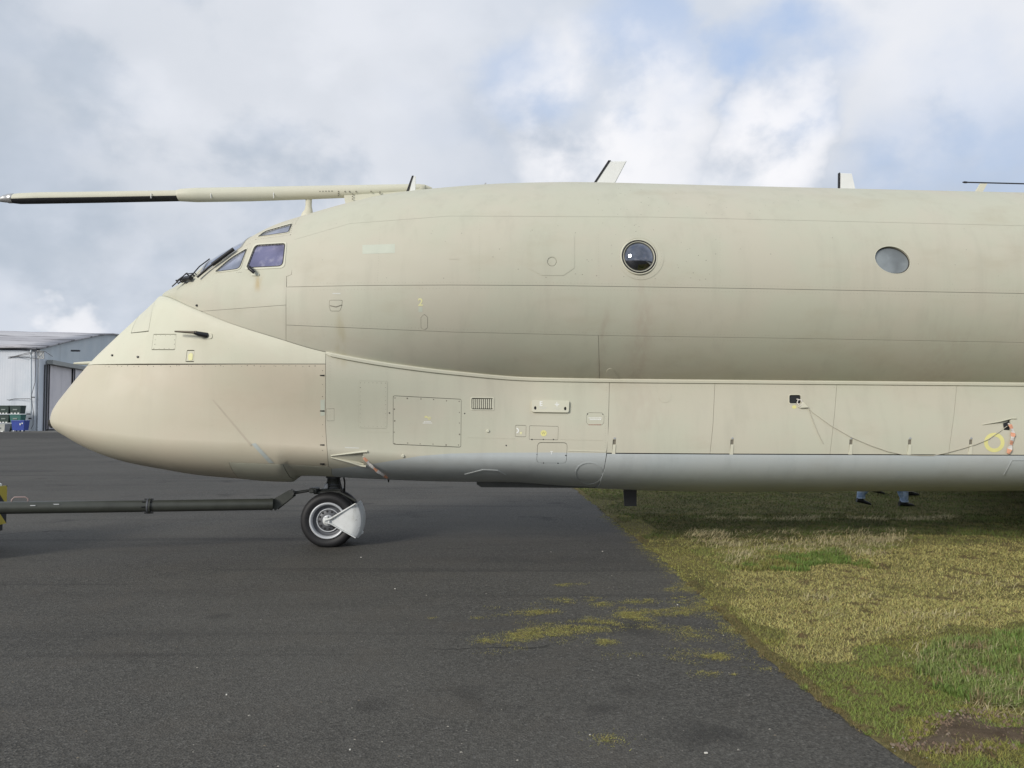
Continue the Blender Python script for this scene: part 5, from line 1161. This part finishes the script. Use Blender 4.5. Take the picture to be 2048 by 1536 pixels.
    m = MB(); m.tube([g(-40, 698.5), g(74, 698)], .12, 8); m.build('gutter', simple('gutter_dark', (.06, .065, .08), .5), r)
    m = MB(); m.tube([g(62, 700), g(62, 830)], .10, 8); m.build('downpipe', simple('pipe_pale', (.55, .60, .63), .5), r)
    for i, ln in enumerate(([(-20, 715), (10, 715), (30, 712.5), (50, 707), (72, 702.5), (90, 703), (105, 713)], [(-20, 717.5), (15, 717), (32, 713), (48, 714), (76, 718)], [(32, 713), (50, 709.5), (66, 706)], [(70, 704), (71, 740), (70, 765), (63, 790), (64, 805), (67, 825), (66, 850), (62, 858)], [(-20, 797.5), (0, 797.5), (18, 800), (30, 797.5), (60, 797.5)])):
        MB().tube([g(u, v, 91.3) for u, v in ln], .032, 5).build('cable', dk, r)
    m = MB(); m.box(g(66, 794.5, 91.4), (.3, .3, .12)); m.build('wall_lamp', dk, r)
    m = MB(); m.box(g(151, 701.5, 101.), (1.0, .4, .2)); m.build('flood_lamp', dk, r)
    m = MB(); m.box(g(57, 828, 91.4), (.35, .2, .12)); m.box(g(60, 837, 91.4), (.25, .2, .16)); m.build('tap_box', dk, r)
hangar()

# bins and crates by the hangar wall
def bin4(u0, u1, v0, v1, Y, mat, name, label, wheels=True, lid=None, cat='bin', group=None):
    a, b_ = at_depth(u0, v1, Y), at_depth(u1, v0, Y); w = b_.x - a.x; z0 = max(a.z, .0) if v1 < 855 else 0.; h = b_.z - z0; r = empty(name, ((a.x + b_.x) / 2, Y, z0)); tag(r, label, cat, group)
    m = MB(); t = .88; lo = .16 if wheels else 0.; P = [(sx * w / 2 * k, sy * .5 * k, z) for z, k in ((lo, t), (h * .88, 1.)) for sx, sy in ((-1, -1), (1, -1), (1, 1), (-1, 1))]
    m.add(P, [(3, 2, 1, 0), (4, 5, 6, 7)] + [(i, (i + 1) % 4, 4 + (i + 1) % 4, 4 + i) for i in range(4)]); m.build('bin_body', mat, r)
    m = MB(); m.box((0, -.01, h * .94), (w * 1.04, 1.06, h * .12), 0, None, .03); m.build('lid' if wheels else 'rim', lid or mat, r)
    if wheels:
        for sx in (-1, 1):
            m = MB(); m.lathe([(.04, -.03), (.09, -.03), (.09, .03), (.04, .03), (0, .03)], (sx * w * .34, -.42, .09), 'y', 16); m.build('castor', M_RIM, r)
        m = MB(); m.box((w * .20, -.52, h * .66), (.10, .04, .22)); m.box((w * .36, -.52, h * .74), (.12, .04, .14)); m.build('sticker', M_WHITE, r)
    else:
        for i in range(3):
            m = MB(); m.box(((i - 1) * w * .3, -.50, .06), (w * .16, .05, .11)); m.build('foot_slot', M_WHITE if 'dark' in label else mat, r)
        m = MB(); m.box((0, -.515, h * .5), (w * .4, .03, h * .14)); m.build('grip', simple('grip_grey', (.2, .24, .22), .6), r)
mdg = simple('crate_dark_green', (.022, .045, .038), .5, 0, .3, 2); mtl = simple('crate_teal', (.03, .13, .11), .5, 0, .2, 2); mbl = simple('bin_blue', (.03, .06, .30), .4, 0, .2, 2)
bin4(2, 23, 811, 827.5, 89.6, mdg, 'pallet_crate', 'dark green crate topmost in the stack nearest the left frame edge', False, cat='crate', group='crates by the hangar')
bin4(2, 23, 829, 845.5, 89.6, mdg, 'pallet_crate', 'dark green crate in the middle of the leftmost stack', False, cat='crate', group='crates by the hangar')
bin4(2, 23, 847, 863, 89.6, mdg, 'pallet_crate', 'dark green crate at the bottom of the leftmost stack', False, cat='crate', group='crates by the hangar')
bin4(24.5, 47, 811, 827.5, 89.6, mdg, 'pallet_crate', 'dark green crate resting on the teal crate', False, cat='crate', group='crates by the hangar')
bin4(24.5, 47, 829, 845.5, 89.6, mtl, 'pallet_crate', 'teal green crate above the blue wheeled bin', False, cat='crate', group='crates by the hangar')
bin4(24.5, 47, 847, 863, 89.6, mdg, 'pallet_crate', 'dark green crate hidden behind the blue wheeled bin', False, cat='crate', group='crates by the hangar')
bin4(28, 54, 840.5, 862, 87.6, mbl, 'wheeled_bin', 'blue four-wheeled refuse bin beside the hangar door', True)
bin4(-12, 15.5, 848, 863, 87.8, simple('box_pale_grey', (.42, .43, .40), .6), 'storage_box', 'pale grey box in front of the dark green crates', False, cat='box')

# ------------------------------------------------------------------ people walking beyond the aircraft
def person(loc, stride, jeans, shoe_m, top_m, label, lead=1, hgt=1.76, heel=.07):
    r = empty('person', loc); tag(r, label, 'person', 'people walking behind the aircraft'); skin = simple('skin_tone', (.50, .33, .25), .55); s = hgt / 1.76
    hip = Vector((0, 0, .93 * s)); f = Vector((stride * .5, -.09, .085)); b_ = Vector((-stride * .5, .09, .085 + heel))
    J = {}; V = []; E = []; R = []
    def v(name, co, rad, link=None):
        J[name] = len(V); V.append(tuple(co)); R.append(rad if hasattr(rad, '__len__') else (rad, rad)); 
        if link is not None: E.append((J[link], J[name]))
    v('pelvis', hip, (.15, .12)); v('waist', hip + Vector((.01, 0, .17)), (.145, .11), 'pelvis'); v('chest', hip + Vector((.02, 0, .36)), (.17, .12), 'waist'); v('neck0', hip + Vector((.02, 0, .52)), (.07, .07), 'chest'); v('neck', hip + Vector((.03, 0, .60)), (.055, .055), 'neck0')
    v('head0', hip + Vector((.045, 0, .68)), (.085, .075), 'neck'); v('head1', hip + Vector((.045, 0, .77)), (.095, .078), 'head0'); v('head2', hip + Vector((.03, 0, .83)), (.06, .06), 'head1')
    for n_, sy, an, in (('n', -1, f), ('f', 1, b_)):
        kn = (hip + an) / 2 + Vector((.05 + (.05 if an is b_ else .0), sy * .09 * .5, -.01))
        v('hip' + n_, hip + Vector((0, sy * .09, -.06)), (.09, .09), 'pelvis'); v('knee' + n_, kn, (.065, .065), 'hip' + n_); v('calf' + n_, kn.lerp(an, .45), (.062, .062), 'knee' + n_); v('ank' + n_, an + Vector((0, 0, .03)), (.058, .055), 'calf' + n_)
    for n_, sy in (('n', -1), ('f', 1)):
        v('sh' + n_, hip + Vector((.02, sy * .19, .47)), (.06, .06), 'neck0'); v('el' + n_, hip + Vector((-.06 * sy, sy * .24, .20)), (.045, .045), 'sh' + n_); v('wr' + n_, hip + Vector((.10 * sy + .05, sy * .23, -.02)), (.032, .032), 'el' + n_)
        w = hip + Vector((.10 * sy + .06, sy * .23, -.08)); v('palm' + n_, w, (.03, .02), 'wr' + n_)
        for i in range(4): v('fg%d' % i + n_, w + Vector((-.03 + .02 * i, 0, -.085 + .012 * abs(i - 1.5))), .010, 'palm' + n_)
        v('th' + n_, w + Vector((.045, -sy * .01, -.03)), .011, 'palm' + n_)
    me = bpy.data.meshes.new('person_body'); me.from_pydata(V, E, []); o = link('body', me, r); me.materials.append(jeans); me.materials.append(top_m); me.materials.append(skin)
    sk = o.modifiers.new('skin', 'SKIN'); sk.use_smooth_shade = True
    for i, q in enumerate(me.skin_vertices[0].data): q.radius = R[i]; q.use_root = (i == 0)
    sub = o.modifiers.new('sub', 'SUBSURF'); sub.levels = 2; sub.render_levels = 2
    dg = bpy.context.evaluated_depsgraph_get(); ev = bpy.data.meshes.new_from_object(o.evaluated_get(dg)); o.modifiers.clear(); o.data = ev
    for pl_ in ev.polygons:
        z = pl_.center.z / s; ay = abs(pl_.center.y); pl_.material_index = 2 if (z > 1.47 or (ay > .19 and z < .93)) else 1 if z > .98 or (ay > .17 and z > .9) else 0; pl_.use_smooth = True
    for n_, an, lift in (('n', f, 0.), ('f', b_, heel)):
        m = MB(); prof = [(-.085, .040, .085), (-.07, .044, .10), (0.0, .044, .085), (.08, .048, .062), (.15, .046, .048), (.19, .034, .036), (.205, .015, .022)]; V_ = []; n = 12
        for x, w, h in prof:
            for i in range(n):
                q = 2 * PI * i / n; V_.append((x, w * math.cos(q), max(0., h * .5 + h * .62 * math.sin(q))))
        tilt = Matrix.Rotation(.22 if lift else 0., 4, 'Y'); V_ = [tilt @ Vector(q) + Vector((an.x - .01, an.y, an.z - .085)) for q in V_]
        zmin = min(q.z for q in V_); V_ = [q - Vector((0, 0, zmin - .002)) for q in V_]
        m.add(V_, [(j * n + i, j * n + (i + 1) % n, (j + 1) * n + (i + 1) % n, (j + 1) * n + i) for j in range(len(prof) - 1) for i in range(n)], 0, True); m.add(V_[:n], [tuple(range(n))]); m.build('shoe', shoe_m, r)
        m = MB(); m.tube([an + Vector((0.0, 0, -.02 + (.02 if not lift else 0))), an + Vector((.0, 0, .06)), an + Vector((.01, 0, .20))], [.078, .072, .070], 16, caps=False, flat=1.0); q = m.build('trouser_hem', jeans, r)
    m = MB(); hc = hip + Vector((.015, 0, .79)); Vh = []; n = 16
    for j in range(6):
        t = j / 5 * 1.75
        for i in range(n): q = 2 * PI * i / n; Vh.append(hc + Vector((.108 * math.sin(t) * math.cos(q), .092 * math.sin(t) * math.sin(q), .10 * math.cos(t))))
    m.add(Vh, [(j * n + i, j * n + (i + 1) % n, (j + 1) * n + (i + 1) % n, (j + 1) * n + i) for j in range(5) for i in range(n)], 0, True); m.build('hair', simple('brown_hair', (.06, .04, .025), .7), r)
    return r
b = NB('denim'); den = b.fin(b.mix(b.rng(b.noise(9, 6, .65), .35, .65), (.22, .31, .48), (.46, .56, .70)), .85, 0., .2)
blk = simple('black_leather', (.012, .012, .013), .5)
g1 = on_ground(1765, 1011.5, .03); person((g1.x, g1.y, .028), .74, den, blk, simple('navy_jacket', (.03, .035, .06), .8), 'person in blue jeans and black shoes walking right beyond the aircraft')
g2 = on_ground(1786, 990, .03); person((g2.x, g2.y, .03), .66, simple('beige_trousers', (.30, .28, .22), .85), blk, simple('green_jacket', (.05, .07, .04), .8), 'farther person in pale trousers, only dark shoes showing under the door', heel=.09)

# ------------------------------------------------------------------ grass, straw, moss and grit
def blades(name, x, y, z0, h, w, lean, az, col, curl=.5, z_lift=None, seg2=False, kind='stuff'):
    n = len(x); ca, sa = np.cos(az), np.sin(az); px_, py_ = -sa, ca
    b0 = np.stack([x - px_ * w / 2, y - py_ * w / 2, z0], -1); b1 = np.stack([x + px_ * w / 2, y + py_ * w / 2, z0], -1)
    hz = h * np.cos(lean); hr = h * np.sin(lean)
    if not seg2:
        t = np.stack([x + ca * hr, y + sa * hr, z0 + hz], -1); V = np.stack([b0, b1, t], 1).reshape(-1, 3); T = np.arange(3 * n).reshape(-1, 3); k = 3
    else:
        mx, my, mz = x + ca * hr * .4, y + sa * hr * .4, z0 + hz * .62; m0 = np.stack([mx - px_ * w * .4, my - py_ * w * .4, mz], -1); m1 = np.stack([mx + px_ * w * .4, my + py_ * w * .4, mz], -1)
        t = np.stack([x + ca * hr * (1 + curl * .3), y + sa * hr * (1 + curl * .3), z0 + hz * (1 - curl * .25)], -1); V = np.stack([b0, b1, m0, m1, t], 1).reshape(-1, 3); k = 5
        o = (np.arange(n) * 5)[:, None]; T = np.concatenate([o + np.array([[0, 1, 3]]), o + np.array([[0, 3, 2]]), o + np.array([[2, 3, 4]])], 1).reshape(-1, 3)
    me = bpy.data.meshes.new(name); me.vertices.add(len(V)); me.vertices.foreach_set('co', V.astype(np.float32).ravel()); me.loops.add(T.size); me.loops.foreach_set('vertex_index', T.astype(np.int32).ravel()); me.polygons.add(len(T)); me.polygons.foreach_set('loop_start', (np.arange(len(T)) * 3).astype(np.int32)); me.update(calc_edges=True)
    a = me.attributes.new('col', 'FLOAT_COLOR', 'POINT'); a.data.foreach_set('color', np.repeat(np.concatenate([col, np.ones((n, 1))], 1), k, 0).astype(np.float32).ravel())
    me.materials.append(M_BLADE); o = link(name, me); o['kind'] = kind; return o
def uvof(x, y): return project(np.stack([x, y, np.zeros_like(x)], -1))
def zone(uv, poly, soft, x, y, seed):
    """0..1 inside a patch of ground whose outline was traced in the photograph, with a ragged border"""
    P = np.array([tuple(on_ground(u, v))[:2] for u, v in poly]); q = np.stack([x, y], -1)
    jit = soft * (np.stack([fbm(x, y, 2.2, seed), fbm(x, y, 2.2, seed + 30)], -1) - .5) * 2; return inside(P, q + jit)
bands = [(2.6, 5.2, 20000), (5.2, 7.5, 13000), (7.5, 10.5, 7500), (10.5, 14, 3600), (14, 20, 1700)]
X, Y = [], []
for y0, y1, dn in bands:
    xm = .66 * y1 + 1.2; n = int((xm - 1.4) * (y1 - y0) * dn); x = RNG.uniform(1.4, xm, n); y = RNG.uniform(y0, y1, n); e = edge_x(y) + .10 * (fbm(y, y * 0, 3., 3) - .5) + .13 * (fbm(y, y * 0 + 4, 9., 13) - .5) - .02
    k = (x > e) & (x < .66 * y + 1.2) & (y > x * 1.35 - 2.5); X.append(x[k]); Y.append(y[k])
X = np.concatenate(X); Y = np.concatenate(Y); n = len(X); n1, n2, n3 = fbm(X, Y, .8, 11), fbm(X, Y, 2.6, 21), fbm(X, Y, 7., 31); d_edge = X - edge_x(Y)
gold = np.array([.46, .415, .155]); olive = np.array([.25, .25, .078]); green = np.array([.145, .20, .056]); dkgreen = np.array([.070, .092, .030]); lush = np.array([.165, .24, .062]); straw = np.array([.30, .255, .13]); brown = np.array([.12, .082, .045]); mossy = np.array([.22, .225, .05])
col = np.tile(olive, (n, 1)); hgt = np.full(n, .030); lean = RNG.uniform(.75, 1.45, n)
def put(mask, c, h=None, a=1.0):
    global col, hgt
    col[mask] = col[mask] * (1 - a) + np.asarray(c) * a
    if h is not None: hgt[mask] = h
far = Y > 11.3 + .9 * (n1 - .5); put(far, dkgreen, .045); put(far & (n2 > .54), green * .75, .05); put(far & (n3 > .64), olive * .7, .05)
z_gold = zone(None, [(1430, 1140), (1700, 1110), (2100, 1090), (2300, 1240), (2000, 1275), (1780, 1285), (1640, 1340), (1520, 1290), (1440, 1200)], .45, X, Y, 41); put(z_gold, gold, .032)
put(z_gold & (n2 > .56), gold * .72 + olive * .3); put(z_gold & (n3 > .70), brown * 1.6)
z_mid = (~z_gold) & (Y > 8.3) & (Y < 11.6) & ~far; put(z_mid, olive * .75 + gold * .35, .035); put(z_mid & (n2 > .55), olive * .8 + green * .4)
z_near = (Y < 6.2) & ~z_gold; put(z_near, green * .8 + mossy * .45, .034); put(z_near & (n2 > .56), mossy * .8 + gold * .25); put(z_near & (n3 > .70), brown * 1.3)
z_lush = zone(None, [(1830, 1330), (1900, 1290), (2048, 1262), (2400, 1270), (2400, 1480), (2048, 1430), (1930, 1420), (1850, 1390)], .22, X, Y, 51); put(z_lush, lush, .055); put(z_lush & (n2 > .55), lush * .8 + straw * .2, .06); put(z_lush & (n3 > .68), straw * .8, .08)
z_tuft = zone(None, [(1500, 1135), (1560, 1105), (1680, 1108), (1700, 1135), (1600, 1148)], .6, X, Y, 61); put(z_tuft, lush * .9, .05); put(z_tuft & (n2 > .48), olive * .9, .045)
z_dirt = zone(None, [(1815, 1497), (1870, 1474), (1892, 1450), (1925, 1436), (1965, 1440), (1995, 1466), (2100, 1466), (2100, 1488), (1960, 1485), (1900, 1497)], .10, X, Y, 71)
put((d_edge < .10) & (n2 > .4), brown * .9 + olive * .3, .022); z_edgem = (d_edge < .45) & (n1 > .46) & (Y > 7); put(z_edgem, mossy * .75 + gold * .4, .022)
bare = (z_dirt & (RNG.random(n) < .86)) | ((n3 > .70) & (RNG.random(n) < .5)); keep = ~bare
pick = RNG.random(n); put(pick < .08, straw * .75, None, .8); put(pick > .93, brown, None, .7)
col = col * (1 + .45 * (RNG.random((n, 1)) - .5)) * (1 + .18 * (RNG.random((n, 3)) - .5))
hgt = hgt * RNG.uniform(.6, 1.5, n); wid = np.clip(.0026 + .00032 * Y, .0026, .009) * RNG.uniform(.7, 1.3, n); az = RNG.uniform(0, 2 * PI, n); tz = turf_z(X, Y)
mlt = z_lush | z_tuft; lean = np.where(mlt, RNG.uniform(.15, 1.0, n), lean)
s1_ = keep & ~mlt; blades('short_grass', X[s1_], Y[s1_], tz[s1_] - .003, hgt[s1_], wid[s1_], lean[s1_], az[s1_], np.clip(col[s1_], .01, .8))
s2_ = keep & mlt; blades('lush_grass', X[s2_], Y[s2_], tz[s2_] - .003, hgt[s2_], wid[s2_] * 1.2, lean[s2_], az[s2_], np.clip(col[s2_], .01, .8), seg2=True)
def bare_soil():
    P = [on_ground(u, v) for u, v in ((1800, 1500), (1862, 1476), (1888, 1446), (1925, 1430), (1970, 1436), (2000, 1462), (2100, 1462), (2110, 1492), (2040, 1494), (1960, 1490), (1900, 1502), (1850, 1512))]
    c = sum(P, Vector()) / len(P); m = MB(); n = 48; V = []; rings = 12
    for j in range(rings + 1):
        for i in range(n):
            t = i / n * len(P); a, b_ = P[int(t) % len(P)], P[(int(t) + 1) % len(P)]; e = a.lerp(b_, t - int(t)); q = c.lerp(e, j / rings); d = 1 - (j / rings) ** 2
            z = float(turf_z(np.array([q.x]), np.array([q.y]))[0]); V.append((q.x, q.y, z + .004 * (d > 0) + d * (.006 + .05 * max(0, float(fbm(np.array([q.x]), np.array([q.y]), 7., 77)[0]) - .42)) - .004 * (j == rings)))
    m.add(V, [(j * n + i, j * n + (i + 1) % n, (j + 1) * n + (i + 1) % n, (j + 1) * n + i) for j in range(rings) for i in range(n)], 0, True); o = m.build('bare_soil', ground_mat('brown_soil', [(.3, (.075, .050, .033)), (.5, (.14, .10, .068)), (.7, (.20, .155, .11))], 6., .03)); tag(o, kind='structure')
bare_soil()
def clods():
    m = MB(); Q = np.array([tuple(on_ground(u, v))[:2] for u, v in ((1800, 1500), (1880, 1440), (1960, 1430), (2060, 1450), (2100, 1500), (1900, 1510))])
    for i in range(420):
        q = Q[RNG.integers(len(Q))] * (1 - (t := RNG.random() ** .5)) + Q[RNG.integers(len(Q))] * t + RNG.normal(0, .03, 2); s_ = RNG.uniform(.004, .014); z = float(turf_z(q[:1], q[1:])[0]) + .012
        m.add([(q[0] + s_ * math.cos(k * 1.257 + i) * RNG.uniform(.7, 1.2), q[1] + s_ * math.sin(k * 1.257 + i), z - .008) for k in range(5)] + [(q[0], q[1], z + s_ * .6)], [(k, (k + 1) % 5, 5) for k in range(5)], int(RNG.random() < .25))
    o = m.build('soil_clods', [simple('clod_brown', (.15, .105, .07), .95, 0, .3, 40), simple('clod_pale', (.19, .15, .11), .95, 0, .3, 40)], fix=False); o['kind'] = 'stuff'
clods()
# pale dry tufts lying in the verge; the last row paints a sunlit strip
def straw_tufts():
    C = []
    for poly, num in (([(1370, 1068), (1430, 1065), (1480, 1095), (1520, 1130), (1480, 1140), (1430, 1105)], 55), ([(1430, 1070), (1820, 1060), (1830, 1090), (1560, 1112), (1500, 1100)], 60), ([(1600, 1090), (1800, 1075), (1760, 1120), (1640, 1118)], 40), ([(1900, 1360), (1960, 1340), (2048, 1400), (2060, 1460), (1980, 1420)], 26), ([(1820, 1330), (1900, 1310), (1990, 1300), (1900, 1350)], 14), ([(1560, 1190), (2000, 1150), (2040, 1260), (1700, 1280)], 14), ([(1370, 1040), (1900, 1036), (1900, 1042), (1500, 1046)], 60)):
        P = np.array([tuple(on_ground(u, v))[:2] for u, v in poly]); lo, hi = P.min(0), P.max(0); k = 0
        while k < num:
            q = RNG.uniform(lo, hi, (400, 2)); q = q[inside(P, q)]; q = q[:num - k]; C += [tuple(a) for a in q]; k += len(q)
    C = np.array(C); per = 26; cx = np.repeat(C[:, 0], per) + RNG.normal(0, .09, len(C) * per); cy = np.repeat(C[:, 1], per) + RNG.normal(0, .08, len(C) * per); n = len(cx)
    azb = np.repeat(RNG.uniform(-.6, 1.0, len(C)), per) + RNG.normal(0, .7, n); c = np.array([.46, .40, .23]) * RNG.uniform(.6, 1.2, (n, 1)) * (1 + .1 * (RNG.random((n, 3)) - .5))
    blades('dry_grass', cx, cy, turf_z(cx, cy), RNG.uniform(.04, .13, n), np.clip(.002 + .0003 * cy, .002, .007), RNG.uniform(.75, 1.5, n), azb, np.clip(c, .02, .8), curl=.9, seg2=True)
straw_tufts()
def moss():
    C = []; S = []
    blobs = [((1010, 1280), (1085, 1262), 60, .10), ((1085, 1262), (1195, 1258), 55, .09), ((960, 1282), (985, 1282), 8, .04), ((1036, 1228), (1110, 1222), 26, .06), ((1240, 1228), (1400, 1222), 70, .09), ((1240, 1226), (1300, 1240), 30, .07), ((1200, 1285), (1222, 1285), 14, .04), ((1260, 1205), (1300, 1202), 14, .05), ((1340, 1180), (1400, 1176), 24, .05), ((1120, 1170), (1165, 1168), 8, .03), ((1420, 1314), (1450, 1314), 16, .035), ((1190, 1210), (1215, 1208), 10, .04), ((1300, 1250), (1420, 1275), 26, .10), ((1380, 1200), (1440, 1230), 30, .10), ((1170, 1240), (1250, 1250), 22, .08), ((1400, 1345), (1480, 1345), 4, .03), ((1205, 1480), (1220, 1480), 5, .02), ((1090, 1205), (1200, 1195), 14, .08), ((1450, 1250), (1500, 1270), 20, .07), ((940, 1235), (1500, 1330), 30, .25)]
    for a, b_, num, sp in blobs:
        p0, p1 = on_ground(*a), on_ground(*b_); t = RNG.random(num); C += [(p0.x + (p1.x - p0.x) * q + RNG.normal(0, sp * .8), p0.y + (p1.y - p0.y) * q + RNG.normal(0, sp * .9)) for q in t]
    for _ in range(150):
        y = RNG.uniform(5.5, 14); C.append((edge_x(np.array(y)) - abs(RNG.normal(0, .06)) , y))
    C = np.array(C); ok = C[:, 0] < edge_x(C[:, 1]) + .08; C = C[ok]; per = 70; sz = np.repeat(RNG.uniform(.012, .060, len(C)), per); n = len(sz); cx = np.repeat(C[:, 0], per) + RNG.normal(0, 1, n) * sz * 1.2; cy = np.repeat(C[:, 1], per) + RNG.normal(0, 1, n) * sz
    c = np.array([.34, .31, .11]) * RNG.uniform(.45, 1.25, (n, 1)) * (1 + .2 * (RNG.random((n, 3)) - .5))
    blades('moss', cx, cy, np.full(n, .0015), RNG.uniform(.006, .022, n), RNG.uniform(.002, .0045, n), RNG.uniform(1.0, 1.52, n), RNG.uniform(0, 2 * PI, n), np.clip(c, .02, .6))
moss()
def grit():
    """loose chippings and leaf scraps on the tarmac and bare soil"""
    m = MB(); N_ = 300
    for i in range(N_):
        if i < 130: u, v = random.uniform(0, 1700), 1100 + 436 * random.random() ** .8
        elif i < 220: u, v = random.gauss(1250, 170), random.gauss(1250, 60)
        else: u, v = random.uniform(1780, 2048), random.uniform(1430, 1530)
        q = on_ground(u, max(1060, v)); s_ = random.choice((.0025, .0035, .005)) * random.uniform(.7, 1.5); z = 0 if q.x < edge_x(np.array(q.y)) else .015
        a = random.uniform(0, PI); V = [(q.x + s_ * 1.4 * math.cos(a + k * PI / 2), q.y + s_ * math.sin(a + k * PI / 2), z + .0005) for k in range(4)] + [(q.x, q.y, z + s_ * .9)]
        m.add(V, [(0, 1, 4), (1, 2, 4), (2, 3, 4), (3, 0, 4)], 0 if random.random() < .6 else 1)
    o = m.build('loose_grit', [simple('pale_grit', (.26, .245, .21), .8), simple('dark_grit', (.14, .12, .09), .8)], fix=False); o['kind'] = 'stuff'
    m = MB()
    for u, v in ((1355, 1210), (1205, 1103), (1180, 1470), (1412, 1507), (722, 1115), (790, 1178), (1102, 1104), (1900, 1430), (453, 1390), (700, 1500)):
        q = on_ground(u, v); s_ = random.uniform(.006, .012); z = .0 if q.x < edge_x(np.array(q.y)) else .02; m.box((q.x, q.y, z + s_ * .3), (s_ * 1.6, s_, s_ * .6), 0, Matrix.Rotation(random.uniform(0, 3), 4, 'Z'), s_ * .15)
    o = m.build('white_pebbles', simple('pebble_white', (.6, .58, .52), .7)); o['kind'] = 'stuff'
grit()
